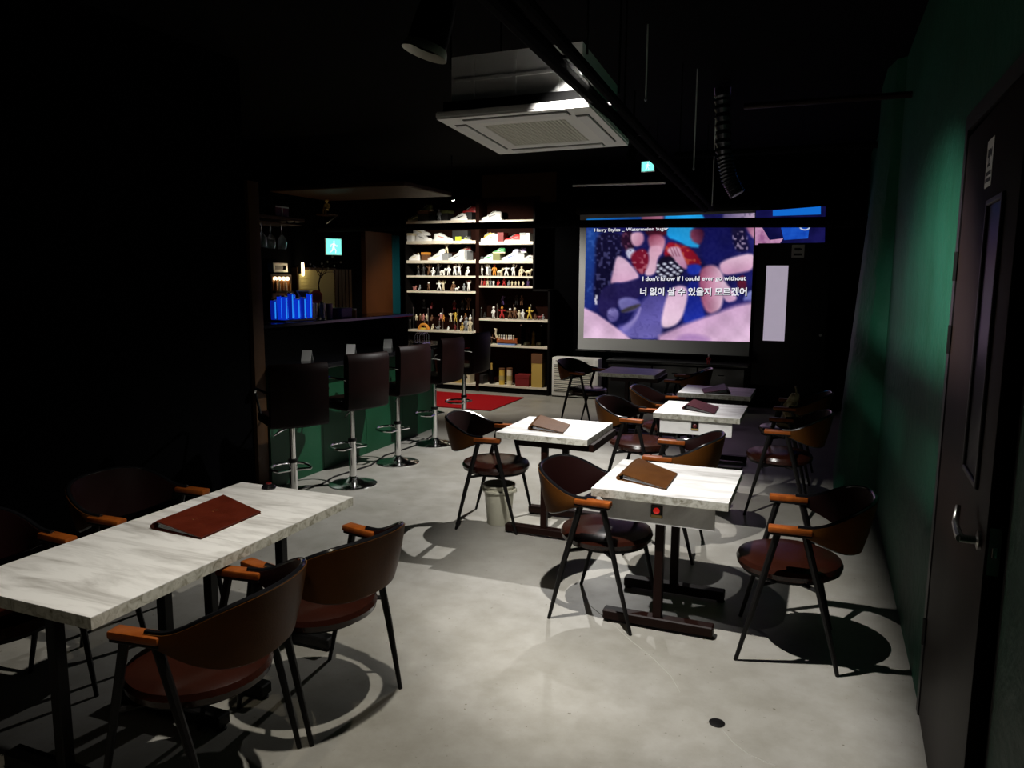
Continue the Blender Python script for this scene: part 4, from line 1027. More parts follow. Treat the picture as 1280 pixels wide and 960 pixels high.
MB().lathe([(0.035, 0), (0.035, 0.02), (0.022, 0.035), (0.026, 0.10), (0.020, 0.16), (0.030, 0.18), (0.018, 0.21), (0.005, 0.23)], 12).build('shaft', colmat(COL['gold']), t)
MB().lathe([(0.045, -0.0), (0.045, 0.008)], 12).build('plinth', colmat(COL['brown']), t)
def rock(name, label, cat, x, y, z, r, col, grp=None, seed=1):
    rr = random.Random(seed); bm = bmesh.new(); bmesh.ops.create_icosphere(bm, subdivisions=2, radius=r)
    for v in bm.verts:
        v.co *= rr.uniform(0.8, 1.15); v.co.z = max(-0.55*r, v.co.z*0.8)
    o = MB().bm(bm).build(name, colmat(COL[col]), None, 20); o.location = (x, y, z+0.55*r); return tag(o, label, cat, grp)
rock('ornament_rock', 'pale rock inside the acrylic case, beside the divider side', 'rock', xa+0.07, CY+.10, RZ[6], 0.05, 'cream', None, 2)
rock('ornament_rock', 'pale rock inside the acrylic case, beside the screen side', 'rock', xb-0.06, CY+.10, RZ[6], 0.048, 'cream', None, 5)
# bottom shelf
def can(px, label, h, r, col):
    q = ony(px, 482, CY+.1)
    t = thing('gift_tin', label, 'tin', (q.x, CY+.10, RZ[7]), 0, 'tins on the bottom cabinet shelf')
    MB().lathe([(r, 0), (r, h)], 20).build('body', colmat(COL[col]), t)
    MB().lathe([(r+0.003, h), (r+0.003, h+0.02), (r*0.5, h+0.024)], 20).build('lid', colmat(COL['brown']), t)
    MB().lathe([(r+0.001, h*0.3), (r+0.001, h*0.6)], 20).build('label_band', colmat((0.42, 0.34, 0.12)), t)
can(627.5, 'yellowish tin standing on the bottom cabinet shelf beside a paler tin', 0.24, 0.045, 'yellow')
can(637, 'pale cream tin standing on the bottom cabinet shelf beside a yellow tin', 0.25, 0.045, 'cream')
pbox('gift_box', 'dark red gift box on the bottom shelf of the cabinet', 'box', 655, 482, 0.22, 0.18, 0.2, 'dark red', lid='dark red')
pbox('gift_box', 'tall yellow box with brown top at the bottom right of the cabinet', 'box', 673, 482.5, 0.17, 0.52, 0.2, 'gold', lid='brown')
pbox('gift_box', 'black box in the dark corner of the bottom cabinet shelf', 'box', 603, 482, 0.12, 0.14, 0.2, 'black')
pbox('gift_box', 'wide yellow box at the bottom of the cabinet behind the bar stools', 'box', 568, 478, 0.36, 0.15, 0.2, 'gold')
pbox('gift_box', 'pale box beside the divider on the bottom cabinet shelf', 'box', 588, 478, 0.07, 0.24, 0.15, 'cream', lid='grey')
q = ony(614.5, 482, CY+.12)
bt = thing('bottle', 'dark bottle with pale neck on the bottom cabinet shelf', 'bottle', (q.x, CY+.12, RZ[7]))
MB().lathe([(0.038, 0), (0.04, 0.01), (0.04, 0.17), (0.015, 0.23)], 16).build('glass', 'dark_glass', bt)
MB().lathe([(0.016, 0.225), (0.015, 0.31), (0.017, 0.312), (0.017, 0.33)], 12).build('neck_foil', colmat(COL['gold']), bt)

# ------------------------------------------------------------------ floor items
rug = MB().rbox(-5.75, -4.10, 9.35, 10.60, 0.0, 0.014, 0.005, 1).build('rug', 'red_carpet')
tag(rug, 'plain red rug on the floor before the display cabinet', 'rug')
bk0 = onz(622, 652)
bkt = thing('plastic_bucket', 'pale plastic bucket under the armchair near the bar', 'bucket', (bk0.x+0.02, bk0.y-0.02, 0))
MB().rings([[Vector((r*math.cos(2*PI*k/24), r*math.sin(2*PI*k/24), z)) for k in range(24)] for r, z in ((0.085, 0.0), (0.088, 0.004), (0.113, 0.285), (0.121, 0.29), (0.121, 0.300), (0.112, 0.300), (0.108, 0.285), (0.083, 0.012), (0.02, 0.010))]).build('shell', 'bucket_plastic', bkt)
MB().lathe([(0.114, 0.245), (0.125, 0.250), (0.125, 0.262), (0.114, 0.266)], 24).build('rim_band', 'bucket_plastic', bkt)
for s in (-1, 1): MB().rbox(s*0.125-0.012, s*0.125+0.012, -0.014, 0.014, 0.245, 0.275, 0.004, 1).build('handle_lug', 'bucket_plastic', bkt)
dn = onz(896, 904)
dr_ = thing('floor_drain', 'round black drain cover set in the pale floor', 'drain', (dn.x, dn.y, 0))
MB().lathe([(0.030, 0.0), (0.032, 0.003), (0.026, 0.005)], 24).build('ring', 'black_steel', dr_)
MB().lathe([(0.026, 0.0), (0.025, 0.0045)], 20).build('cover', 'black_steel', dr_)
# white heater
ht = thing('floor_heater', 'white floor-standing heater with slatted grille beside the cabinet', 'heater', (-3.40, 11.02, 0))
MB().rbox(-0.37, 0.36, -0.10, 0.12, 0.02, 0.61, 0.012, 2).build('body', 'white_plastic', ht)
MB().box(-0.33, 0.24, -0.106, -0.099, 0.09, 0.50).build('grille_recess', 'print_black', ht, smooth=0)
for k in range(14):
    z = 0.10+0.0285*k
    MB().rbox(-0.33, 0.24, -0.114, -0.104, z, z+0.017, 0.003, 1).build('slat', 'cream_plastic', ht)
MB().box(-0.31, 0.20, -0.103, -0.099, 0.552, 0.562).build('vent_slot', 'print_black', ht, smooth=0)
MB().rbox(0.29, 0.365, -0.118, -0.09, 0.04, 0.60, 0.01, 2).build('side_cover', 'white_plastic', ht)
MB().rbox(-0.37, 0.36, -0.09, 0.11, 0.0, 0.022, 0.003, 1).build('base', 'black_steel', ht)
# black media cabinet under the screen
mc = thing('media_cabinet', 'low glossy black cabinet under the projection screen', 'cabinet', (-1.85, 10.80, 0))
MB().rbox(-0.95, 0.95, -0.22, 0.22, 0.06, 0.62, 0.006, 1).build('body', 'black_steel', mc)
MB().rbox(-0.98, 0.98, -0.25, 0.25, 0.62, 0.65, 0.006, 1).build('top', 'black_gloss', mc)
for k in range(3):
    dd = MB().rbox(-0.93+0.625*k, -0.93+0.61+0.625*k, -0.235, -0.22, 0.09, 0.60, 0.004, 1).build('door', 'black_gloss', mc)
    MB().rbox(-0.66+0.625*k, -0.58+0.625*k, -0.25, -0.234, 0.50, 0.512, 0.003, 1).build('handle', 'black_steel', dd)
MB().box(-0.90, 0.90, -0.18, 0.20, 0, 0.06).build('plinth', 'black_paint', mc, smooth=0)
q = ony(886, 456, 10.7)
t = thing('toy_figure', 'red and white toy figure standing on the black media cabinet', 'figurine', (q.x, 10.68, 0.65))
b_, h_ = fig_mesh('seated', 2); b_.build('body', colmat(COL['red']), t, smooth=60); h_.build('head', colmat(COL['white']), t, smooth=60); t.scale = (0.13,)*3
# cloth bag on chair
rr = random.Random(11); rings = []
for i in range(9):
    z = 0.30*i/8; r = 0.125*(1-0.62*(i/8)**1.2)*(0.75+0.25*math.sin(PI*min(1, i/3+0.3)))
    rings.append([Vector((r*math.cos(2*PI*k/16)*(1+rr.uniform(-.14, .14))+0.02*math.sin(i), r*math.sin(2*PI*k/16)*(1+rr.uniform(-.14, .14)), z)) for k in range(16)])
bag = thing('cloth_bag', 'crumpled beige patterned cloth bag sitting on a dark armchair', 'bag', (-0.20, 7.30, 0.478))
mat('bag_cloth', (0.46, 0.38, 0.22), 0.8, noise=(16, (0.13, 0.09, 0.03), 0.42, 0.6))
MB().rings(rings).build('sack', 'bag_cloth', bag, smooth=70)
MB().tube([(0.03, -0.04, 0.28), (0.02, -0.03, 0.36), (0.02, 0.03, 0.36), (0.03, 0.04, 0.28)], 0.008, 6).build('strap', 'bag_cloth', bag)

# ------------------------------------------------------------------ ceiling air conditioner
K = [onz(546, 149.5, 2.56), onz(737, 133, 2.56), onz(785, 182, 2.515), onz(625, 193, 2.515)]   # near-left, near-right, far-right, far-left
cen = sum(K, Vector())/4
ac = thing('ceiling_air_conditioner', 'white four-way ceiling air conditioner with lattice intake grille', 'air conditioner', cen)
def A(u, v, z=0.0):
    a = K[0].lerp(K[1], u); b = K[3].lerp(K[2], u); return a.lerp(b, v)-cen+Vector((0, 0, z))
def aslab(u0, u1, v0, v1, z0, z1):
    m_ = MB(); lo = [A(u0, v0, z0), A(u1, v0, z0), A(u1, v1, z0), A(u0, v1, z0)]; hi = [A(u0, v0, z1), A(u1, v0, z1), A(u1, v1, z1), A(u0, v1, z1)]
    return m_.rings([lo, hi])
g0, g1 = 0.22, 0.78
fm = MB()
for a in ((0, 1, 0, g0), (0, 1, g1, 1), (0, g0, g0, g1), (g1, 1, g0, g1)):
    s_ = aslab(*a, 0.0, 0.035); fm.add(s_.v, s_.f)
fm.build('panel', 'white_plastic', ac, smooth=0)
MBx = aslab(-0.004, 1.004, -0.004, 1.004, 0.010, 0.030); MBx.build('panel_lip', 'white_plastic', ac, smooth=0)
for a in ((0.16, 0.84, 0.055, 0.125), (0.16, 0.84, 0.875, 0.945), (0.055, 0.125, 0.16, 0.84), (0.875, 0.945, 0.16, 0.84)):
    aslab(a[0]-.008, a[1]+.008, a[2]-.008, a[3]+.008, -0.0015, 0.001).build('louver_gap', 'print_black', ac, smooth=0)
    aslab(*a, -0.007, 0.001).build('louver', 'white_sheet_metal', ac, smooth=0)
gr = MB(); n = 22
for k in range(n+1):
    c = g0+(g1-g0)*k/n
    s_ = aslab(c-0.006, c+0.006, g0, g1, 0.002, 0.010); gr.add(s_.v, s_.f)
    s_ = aslab(g0, g1, c-0.006, c+0.006, 0.003, 0.011); gr.add(s_.v, s_.f)
gr.build('intake_grille', 'cream_plastic', ac, smooth=0)
aslab(g0, g1, g0, g1, 0.024, 0.030).build('filter', colmat((0.20, 0.195, 0.18)), ac, smooth=0)
aslab(0.03, 0.97, 0.03, 0.97, 0.035, 0.085).build('gasket', 'black_paint', ac, smooth=0)
bd = aslab(0.07, 0.93, 0.07, 0.93, 0.085, 0.30).build('body', 'white_sheet_metal', ac, smooth=0)
for u in (0.22, 0.50, 0.78):                                   # pressed ribs on the side facing the tables
    aslab(u-0.012, u+0.012, 0.062, 0.072, 0.10, 0.285).build('pressed_rib', 'white_sheet_metal', bd, smooth=0)
aslab(0.10, 0.90, 0.062, 0.072, 0.18, 0.195).build('pressed_rib', 'white_sheet_metal', bd, smooth=0)
for u in (0.05, 0.95):
    for v in (0.1, 0.9):
        b_ = A(u, v, 0.25); MB().tube([b_, (b_.x, b_.y, ZC-cen.z)], 0.006, 6).build('hanger_rod', 'black_steel', ac)

# ------------------------------------------------------------------ ceiling services
def trx(y): return -0.925-0.055*(y-2.9)
tr = thing('cable_tray', 'black ladder cable tray running along the ceiling over the tables', 'cable tray', (0, 0, 2.60))
ys = [1.2+0.4*k for k in range(21)]
MB().tube([(trx(y)-0.052, y, 0) for y in ys], 0.032, 10).build('rail', 'black_paint', tr)
MB().tube([(trx(y)+0.030, y, 0) for y in ys], 0.022, 10).build('rail', 'black_paint', tr)
for y in ys[::2]:
    MB().box(trx(y)-0.03, trx(y)+0.03, y-0.008, y+0.008, 0.002, 0.014).build('rung', 'black_steel', tr, smooth=0)
for y in (1.6, 3.9, 6.2, 8.6):
    MB().tube([(trx(y), y, 0.0), (trx(y), y, ZC-2.60)], 0.005, 6).build('hanger_rod', 'black_steel', tr)
q0 = onz(716, 66, 2.63); q1 = onz(741, 99, 2.63)
pl = MB().tube([(q0.x+0.005, q0.y, 2.612), (q1.x+0.005, q1.y, 2.612)], 0.011, 8).build('white_strip', 'white_plastic')  # thin white strip lying along the tray
tag(pl, 'short white strip along the black cable tray', 'conduit')
pipe = MB().tube([(-6.58, 9.0, 2.455), (-3.0, 9.0, 2.455), (XR-0.0, 9.0, 2.41)], [0.042, 0.045, 0.060], 14).build('ceiling_pipe', 'black_paint')
tag(pipe, 'thick black pipe crossing the room in front of the screen', 'pipe')
def hang_pipe(label, pts, r, m='black_paint', name='ceiling_pipe'):
    return tag(MB().tube(pts, r, 10).build(name, m), label, 'pipe')
a_, b_ = ony(716, 231.5, 8.0), ony(832, 228, 8.0)
hp = thing('ceiling_pipe', 'thin grey steel pipe hung in front of the screen top', 'pipe', (a_.x, 8.0, a_.z))
MB().tube([(0, 0, 0), (b_.x-a_.x, 0, b_.z-a_.z)], 0.016, 10).build('run', 'brushed_steel', hp)
for f in (0.1, 0.9): MB().tube([((b_.x-a_.x)*f, 0, 0), ((b_.x-a_.x)*f, 0, ZC-a_.z)], 0.004, 6).build('hanger_rod', 'black_steel', hp)
a_, b_ = ony(930, 133, 6.0), ony(1005, 128, 6.0)
hang_pipe('dull red-brown pipe high up near the green wall', [(a_.x, 6.0, a_.z), (XR, 6.0, b_.z)], 0.022, 'red_black_steel')
hang_pipe('black pipe under the ceiling across to the green wall', [(-1.4, 7.6, 2.98), (XR, 7.6, 2.98)], 0.03)
for k, (px_, py_, Y, lb) in enumerate(((807, 127, 5.2, 'long pale threaded rod hanging beside the cable tray'), (867, 213, 6.4, 'pale threaded rod hanging midway over the far tables'), (890, 258, 8.2, 'pale threaded rod hanging right before the screen'))):
    q = ony(px_, py_, Y)
    t = thing('hanging_rod', lb, 'rod', (q.x, Y, q.z), 0, 'threaded rods from the ceiling')
    MB().tube([(0, 0, 0), (0, 0, ZC-q.z)], 0.0055, 6).build('rod', mat('zinc_rod', (0.75, 0.74, 0.70), 0.5), t)
    MB().lathe([(0.010, 0.0), (0.010, 0.012)], 6, (0, 0, 0.008)).build('nut', 'brushed_steel', t)
# corrugated flexible duct
p0 = ony(903, 120, 7.0); p1 = ony(905, 195, 7.0); p2 = ony(912, 225, 7.0); p3 = ony(922, 243, 7.0)
cv = [Vector((p0.x, 7.0, ZC-0.02)), p0, p1, p2, p3]
path = []
for i in range(len(cv)-1):
    for k in range(14): path.append(cv[i].lerp(cv[i+1], k/14))
path.append(cv[-1])
for _ in range(6): path = [path[0]]+[(path[i-1]+path[i]*2+path[i+1])/4 for i in range(1, len(path)-1)]+[path[-1]]
fd = MB().tube(path, [0.062+(0.010 if i % 2 else -0.004) for i in range(len(path))], 14).build('flexible_duct', mat('duct_foil', (0.05, 0.05, 0.055), 0.25, metal=0.7))
tag(fd, 'dark corrugated flexible duct hanging from the ceiling near the screen', 'duct')
# spotlights
def head(name, label, loc_, target, r=0.05, ln=0.14, lens=False, rim=None):
    loc_ = Vector(loc_); d = (Vector(target)-loc_).normalized()
    t = thing(name, label, 'spotlight', loc_, 0, 'ceiling spotlights')
    m3 = d.to_track_quat('-Z', 'Y').to_matrix().to_4x4()
    sh = MB(); rings = []
    prof = [(0.3*r, ln), (0.8*r, ln*0.98), (0.95*r, ln*0.6), (r, 0.02), (r, -0.01), (0.92*r, -0.01), (0.88*r, 0.02), (0.6*r, 0.05), (0.1*r, 0.06)]
    sh.rings([[m3 @ Vector((a*math.cos(2*PI*k/20), a*math.sin(2*PI*k/20), z)) for k in range(20)] for a, z in prof])
    so = sh.build('housing', 'black_paint', t)
    if rim:
        MB().rings([[m3 @ Vector((a*math.cos(2*PI*k/24), a*math.sin(2*PI*k/24), z)) for k in range(24)] for a, z in ((r*1.02, -0.004), (r*1.10, -0.016), (r*1.16, -0.035), (r*1.10, -0.030), (r*0.98, -0.010), (r*1.02, -0.004))], cap=False).build('reflector_rim', rim, t)
    if lens:
        MB().rings([[m3 @ Vector((a*math.cos(2*PI*k/16), a*math.sin(2*PI*k/16), z)) for k in range(16)] for a, z in ((0.86*r, 0.010), (0.84*r, -0.014), (0.60*r, -0.026), (0.05*r, -0.031))]).build('lens', 'lamp_lens', t)
    back = m3 @ Vector((0, 0, ln*0.6))
    MB().tube([back, back+Vector((0, 0, 0.06)), Vector((back.x, back.y, ZC-loc_.z))], 0.010, 8).build('stem', 'black_steel', t)
    return t
def behind(l, tgt, k=0.03):
    d = (tgt-l).normalized(); return l-d*k
head('track_spotlight', 'black ceiling spotlight over the table with the red call button', behind(L_MAIN, T_MAIN), T_MAIN, 0.045, 0.12)
head('track_spotlight', 'black ceiling spotlight aimed at the floor before the bar stools', behind(L_REAR, T_REAR), T_REAR, 0.045, 0.12)
head('track_spotlight', 'black ceiling spotlight over the armchairs at the joined tables', behind(L_NEAR, T_NEAR), T_NEAR, 0.045, 0.12)
vl = L_VIS
head('track_spotlight', 'large black spotlight with a pale reflector rim beside the air conditioner', vl, T_VIS, 0.070, 0.16, rim='cream_plastic')
head('track_spotlight', 'small spotlight with a glowing lens before the display cabinet', behind(L_LENS, T_LENS, 0.045), T_LENS, 0.032, 0.09, lens=True)
# exit signs
def exit_sign(label, loc_, rz, w, h):
    t = thing('exit_sign', label, 'exit sign', loc_, rz)
    MB().rbox(-w/2, w/2, -0.012, 0.012, 0, h, 0.004, 1).build('box', 'white_plastic', t)
    f = MB().box(-w/2+0.008, w/2-0.008, -0.0145, -0.0118, 0.008, h-0.008).build('lit_panel', 'sign_green', t, smooth=0)
    m_ = MB(); cx, s = 0.0, h*0.8
    b0 = Matrix.Rotation(R(90), 4, 'X')
    def pr(poly): m_.prism([(cx+x*s, h*0.1+y*s) for x, y in poly], 0.0144, 0.0160, b0)
    pr([(-.02,.80),(.06,.78),(.09,.86),(.05,.94),(-.03,.92)])
    pr([(-.10,.44),(.06,.42),(.08,.76),(-.06,.76)])
    pr([(-.10,.44),(0,.44),(-.10,.18),(-.28,.06),(-.32,.12),(-.18,.22)]); pr([(-.02,.44),(.06,.42),(.20,.24),(.16,.02),(.10,.04),(.12,.22)])
    pr([(.06,.74),(.24,.58),(.30,.64),(.34,.58),(.24,.50),(.06,.62)]); pr([(-.06,.74),(-.24,.66),(-.26,.48),(-.20,.48),(-.18,.62),(-.04,.66)])
    m_.build('pictogram', 'sign_white', f, smooth=0)
    return t
q = onx(417, 319, -6.45)
e1 = exit_sign('green running-man exit sign on the wall behind the bar', (q.x, q.y, q.z), R(58), 0.24, 0.235)
MB().box(-0.02, 0.02, 0.012, 0.25, 0.09, 0.13).build('bracket', 'black_steel', e1, smooth=0)
q = ony(810, 215, 8.6)
e2 = exit_sign('green exit sign hanging under the ceiling before the screen', (q.x, 8.6, q.z), R(-12), 0.16, 0.12)
MB().tube([(0, 0, 0.11), (0, 0, ZC-q.z)], 0.006, 6).build('hanger_rod', 'black_steel', e2)

# ------------------------------------------------------------------ behind the bar
BX = -6.50
def bw(px, py, X=BX): return onx(px, py, X)
def wall_board(name, label, cat, x0p, x1p, y0p, y1p, m, th=0.03, X=BX, frame=None, children=None):
    a = bw(x0p, y1p, X); b = bw(x1p, y0p, X)
    t = thing(name, label, cat, (X-0.05, (a.y+b.y)/2, a.z))
    w = abs(b.y-a.y)/2; h = b.z-a.z
    MB().box(-0.05, th-0.05+0.05, -w, w, 0, h).build('board', m, t, smooth=0)
    if frame:
        for r_ in ((-w-.02, -w+.01, -.02, h+.02), (w-.01, w+.02, -.02, h+.02), (-w, w, -.02, .01), (-w, w, h-.01, h+.02)):
            MB().box(-0.05, th+0.02, r_[0], r_[1], r_[2], r_[3]).build('frame', frame, t, smooth=0)
    return t, w, h
t, w, h = wall_board('wall_blind', 'pale yellow slatted blind on the wall behind the bar', 'blind', 375, 420, 337, 396, mat('blind_yellow', (0.36, 0.31, 0.12), 0.7), 0.02, frame='brown_wood')
for k in range(14): MB().box(0.02, 0.026, -w+0.01, w-0.01, h*k/14+0.006, h*(k+1)/14-0.004).build('slat', 'blind_yellow', t, smooth=0)
t, w, h = wall_board('wood_screen', 'brown vertical wooden strip panel behind the bar', 'wall panel', 421, 441, 337, 396, 'brown_wood', 0.02)
for k in range(5): MB().box(0.02, 0.032, -w+2*w*k/5+0.01, -w+2*w*(k+1)/5-0.01, 0, h).build('strip', 'brown_wood', t, smooth=0)
t, w, h = wall_board('wall_panel', 'orange-brown wall panel between the bar and the display cabinet', 'wall panel', 460, 491, 292, 398, mat('orange_panel', (0.060, 0.019, 0.005), 0.55, spec=0.15, noise=(2, (0.040, 0.012, 0.003), 0.3, 0.7)), 0.03)
t, w, h = wall_board('wall_panel', 'teal painted strip of wall beside the display cabinet', 'wall panel', 493, 503, 295, 400, mat('teal_paint', (0.003, 0.045, 0.055), 0.55, spec=0.15), 0.03)
t, w, h = wall_board('bottle_cabinet', 'small lit wall cabinet with glowing bulbs and bottles behind the bar', 'cabinet', 341, 363, 345, 374, mat('amber_board', (0.40, 0.17, 0.04), 0.5), 0.03, frame='brown_wood')
for k in range(4):
    MB().ball((0.05, -w+0.06+2*(w-0.06)*k/3, h-0.035), 0.026, 10, 8).build('bulb', 'warm_lamp', t)
for k in range(5):
    y = -w+0.05+2*(w-0.05)*k/4
    MB().lathe([(0.022, 0.10), (0.022, 0.19), (0.009, 0.22), (0.009, 0.25)], 10, (0.06, y, 0)).build('bottle', colmat(COL['cream' if k % 2 else 'orange']), t)
MB().box(0.03, 0.10, -w, w, 0.08, 0.10).build('ledge', 'brown_wood', t, smooth=0)
t, w, h = wall_board('framed_sign', 'small pale framed plaque above the lit wall cabinet', 'plaque', 344, 359, 331, 338, 'print_black', 0.02, frame='cream_plastic')
# lamp tube
q = bw(374, 345); q2 = bw(374, 328)
lt = thing('wall_lamp', 'short glowing tube lamp on the wall behind the bar', 'lamp', (BX+0.06, q.y, q.z))
MB().lathe([(0.014, 0), (0.018, 0.01), (0.018, q2.z-q.z-0.01), (0.014, q2.z-q.z)], 12).build('tube', 'warm_lamp', lt)
MB().box(-0.10, -0.015, -0.015, 0.015, 0.03, q2.z-q.z-0.03).build('bracket', 'black_steel', lt, smooth=0)
point('wall_lamp_light', (BX+0.115, q.y, (q.z+q2.z)/2), 4.0, 0.02, (1.0, 0.80, 0.50))
# back bar ledge
bl = thing('back_counter', 'low dark counter against the wall behind the bar', 'counter', (-6.335, 7.6, 0))
MB().box(-0.24, 0.24, -2.6, 2.1, 0, 1.16).build('body', 'black_paint', bl, smooth=0)
MB().rbox(-0.25, 0.28, -2.62, 2.12, 1.16, 1.20, 0.004, 1).build('top', 'black_gloss', bl)
# items on the upper ledge of the bar (z = 1.37)
LZT = 1.37; LX = -4.78
def ly(px): return onx(px, 400, LX).y
blue = thing('blue_glass_rack', 'rack of blue glasses on the bar ledge, their lit glow given as emission', 'lamp', (LX, ly(365), LZT))  # blue-lit drinking glasses; the LED glow is put into their material
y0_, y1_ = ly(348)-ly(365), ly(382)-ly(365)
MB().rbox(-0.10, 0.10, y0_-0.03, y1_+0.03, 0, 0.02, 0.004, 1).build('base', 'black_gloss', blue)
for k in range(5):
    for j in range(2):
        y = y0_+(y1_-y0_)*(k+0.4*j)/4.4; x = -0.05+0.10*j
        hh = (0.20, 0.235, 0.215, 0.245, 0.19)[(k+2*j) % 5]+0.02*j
        b_ = MB().lathe([(0.026, 0.02), (0.028, 0.03), (0.031, hh), (0.028, hh+0.005), (0.025, 0.03)], 14, (x, y, 0)).build('tube', 'blue_glow' if (k+j) % 2 else 'deep_blue_glow', blue)  # a drinking glass, its blue-lit glow put into the material
        MB().lathe([(0.006, 0.03), (0.006, hh-0.01)], 8, (x+0.026, y-0.010, 0)).build('glow_streak', 'cyan_glow', b_)  # bright cyan streak of the glow, added on the glass side
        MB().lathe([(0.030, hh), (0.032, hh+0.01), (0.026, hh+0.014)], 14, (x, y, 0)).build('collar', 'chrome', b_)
mat('clear_glass', (0.85, 0.87, 0.9), 0.04, trans=0.95, spec=0.6)
def glass(label, px, h, r, m='clear_glass', X=LX, name='drinking_glass', grp='glasses on the bar ledge'):
    t = thing(name, label, 'glass', (X, ly(px), LZT), 0, grp)
    MB().rings([[Vector((a*math.cos(2*PI*k/16), a*math.sin(2*PI*k/16), z)) for k in range(16)] for a, z in ((r*0.8, 0), (r*0.82, 0.005), (r, h), (r*0.94, h), (r*0.76, 0.012), (r*0.1, 0.01))]).build('bowl', m, t)
    return t
glass('clear tumbler on the bar ledge next to the blue glasses', 388, 0.15, 0.034)
glass('clear tall tumbler on the bar ledge under the triangular sign', 393, 0.17, 0.032)
glass('clear tumbler on the bar ledge before the red sign', 403, 0.16, 0.034)
glass('pinkish glass on the bar ledge beside the purple box', 412, 0.15, 0.036, mat('pink_glass', (0.45, 0.22, 0.40), 0.15, trans=0.4))
def sign(label, px, kind, col):
    t = thing('drink_sign', label, 'sign', (LX-0.10, ly(px), LZT))
    MB().lathe([(0.03, 0), (0.03, 0.01), (0.006, 0.014), (0.006, 0.16)], 12).build('stand', 'black_steel', t)
    rm = Matrix.Rotation(R(58), 4, 'Z') @ Matrix.Rotation(R(90), 4, 'X')
    if kind == 3: poly = [(-0.075, 0.29), (0.075, 0.29), (0.0, 0.155)]; inn = [(-0.052, 0.277), (0.052, 0.277), (0.0, 0.183)]
    else:
        poly = [(0.072*math.cos(R(22.5+45*k)), 0.222+0.072*math.sin(R(22.5+45*k))) for k in range(8)]
        inn = [(0.052*math.cos(R(22.5+45*k)), 0.222+0.042*math.sin(R(22.5+45*k))) for k in range(8)]
    f = MB().prism(poly, -0.004, 0.004, rm).build('plate', colmat(COL['cream' if kind == 3 else 'red']), t, smooth=0)
    MB().prism(inn, 0.004, 0.006, rm).build('field', colmat(COL['black' if kind == 3 else 'dark red']), f, smooth=0)
sign('small triangular sign with dark field on the bar ledge', 390, 3, 'cream')
sign('small red eight-sided sign on the bar ledge', 406, 8, 'red')
t = thing('tissue_box', 'purple box on the bar ledge', 'box', (LX, ly(427), LZT))
MB().rbox(-0.07, 0.07, -0.10, 0.10, 0, 0.10, 0.006, 1).build('body', colmat((0.16, 0.05, 0.26)), t)
MB().box(-0.03, 0.03, -0.05, 0.05, 0.10, 0.103).build('slot', 'print_black', t, smooth=0)
t = thing('spice_jar', 'small orange jar with white lid on the bar ledge', 'jar', (LX+0.02, ly(440), LZT))
MB().lathe([(0.035, 0), (0.036, 0.06), (0.030, 0.065)], 14).build('glass', colmat(COL['orange']), t)
MB().lathe([(0.034, 0.064), (0.034, 0.085)], 14).build('lid', colmat(COL['white']), t)
# bare branch in a vase
t = thing('branch_vase', 'dark bare branch with small buds standing in a vase on the bar ledge', 'plant', (LX-0.12, ly(414), LZT))
MB().lathe([(0.035, 0), (0.045, 0.05), (0.03, 0.12), (0.02, 0.15), (0.024, 0.16)], 14).build('vase', 'black_gloss', t)
rr = random.Random(5)
st_ = MB().tube([(0, 0, 0.12), (0.0, -0.02, 0.26), (0.0, -0.04, 0.34), (0.0, 0.0, 0.44), (0.0, 0.05, 0.52)], [0.008, 0.008, 0.007, 0.006, 0.004], 6).build('stem', 'brown_wood', t)
for k in range(12):
    z = 0.40+0.012*k; y = -0.01+0.005*k; e_ = Vector((rr.uniform(-0.12, 0.12), y+rr.uniform(-0.22, 0.22), z+rr.uniform(0.03, 0.14)))
    MB().tube([(0, y, z), Vector((0, y, z)).lerp(e_, 0.5)+Vector((0, 0, 0.02)), e_], [0.004, 0.003, 0.0015], 5).build('twig', 'brown_wood', st_)
    MB().ball(e_, 0.011, 6, 5).build('bud', colmat(COL['cream']), st_)
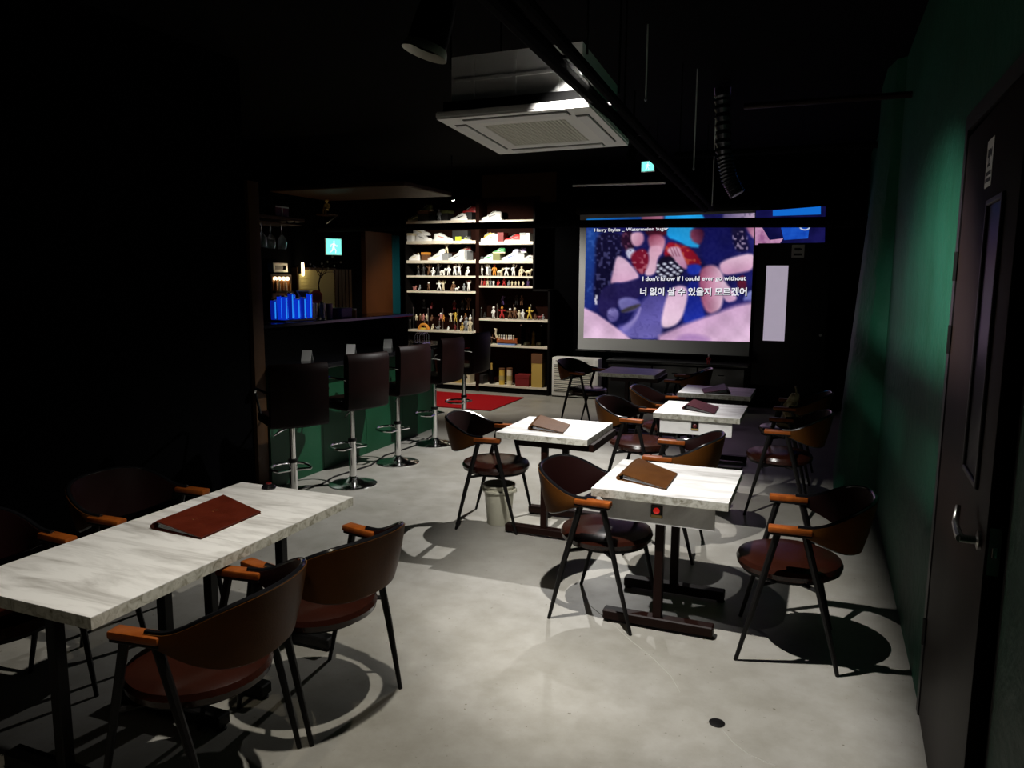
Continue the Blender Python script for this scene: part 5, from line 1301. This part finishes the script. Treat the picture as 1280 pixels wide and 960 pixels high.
# glass rack over the bar
RX = -4.62; q = onx(342, 276, RX)
rk = thing('glass_rack', 'brown wooden rack fixed to the partition holding upside-down wine glasses', 'rack', (RX, 5.4, q.z))
MB().rbox(-0.16, 0.16, -0.58, 0.50, 0.0, 0.03, 0.004, 1).build('shelf', 'brown_wood', rk)
for k in range(4):
    x = -0.12+0.08*k
    MB().rbox(x-0.02, x+0.02, -0.55, 0.48, -0.035, -0.022, 0.003, 1).build('rail', 'brown_wood', rk)
    for yy in (-0.5, 0.4): MB().box(x-0.006, x+0.006, yy-0.006, yy+0.006, -0.024, 0.002).build('spacer', 'brown_wood', rk, smooth=0)
for k, (px_, dx) in enumerate(((327.5, 0.08), (338.5, 0.0), (352.5, 0.0))):
    y = onx(px_, 300, RX+dx).y
    t = thing('wine_glass', ['clear wine glass hanging upside down from the rack, next to the partition', 'clear wine glass hanging upside down from the rack, middle one', 'clear wine glass hanging upside down from the rack, by its free end'][k], 'wine glass', (RX+dx, y, q.z-0.022), 0, 'wine glasses hanging from the rack')
    MB().rings([[Vector((a*math.cos(2*PI*k_/18), a*math.sin(2*PI*k_/18), z)) for k_ in range(18)] for a, z in ((0.004, 0.004), (0.036, 0.001), (0.036, -0.002), (0.006, -0.006), (0.004, -0.09), (0.012, -0.098), (0.036, -0.13), (0.042, -0.17), (0.034, -0.225), (0.032, -0.225), (0.040, -0.17), (0.034, -0.132), (0.008, -0.102))]).build('bowl', 'clear_glass', t)
t = thing('small_box', 'small dark red box with pale frame on top of the glass rack', 'box', (RX, onx(347, 265, RX).y, q.z+0.03))
MB().box(-0.05, 0.05, -0.09, 0.09, 0, 0.10).build('body', colmat(COL['dark red']), t, smooth=0)
for a in ((0.0501, 0.053, -0.09, 0.09, 0, 0.012), (0.0501, 0.053, -0.09, 0.09, 0.088, 0.10), (0.0501, 0.053, -0.006, 0.006, 0.012, 0.088)):
    MB().box(*a).build('trim', 'cream_plastic', t, smooth=0)
# gold figure on a bracket shelf
q = bw(409, 268)
t = thing('wall_shelf', 'tiny bracket shelf on the wall behind the bar', 'shelf', (BX-0.1, q.y, q.z))
MB().box(0, 0.20, -0.12, 0.12, -0.02, 0).build('board', 'brown_wood', t, smooth=0)
MB().tube([(0.01, 0.1, -0.12), (0.18, 0.1, -0.02)], 0.008, 6).build('bracket', 'brushed_steel', t)
t = thing('ornament_figure', 'small golden ornament figure on the bracket shelf', 'figurine', (BX+0.02, q.y-0.03, q.z))
b_, h_ = fig_mesh('seated', 3); b_.build('body', colmat(COL['gold']), t, smooth=60); h_.build('head', colmat(COL['gold']), t, smooth=60); t.scale = (0.22,)*3
# canopy over the bar
cp = MB().rbox(-6.58, -4.62, 8.0, 9.25, 2.86, 2.92, 0.01, 1).build('bar_canopy', 'brown_wood')
tag(cp, 'brown drop ceiling panel hung above the bar', 'ceiling panel')
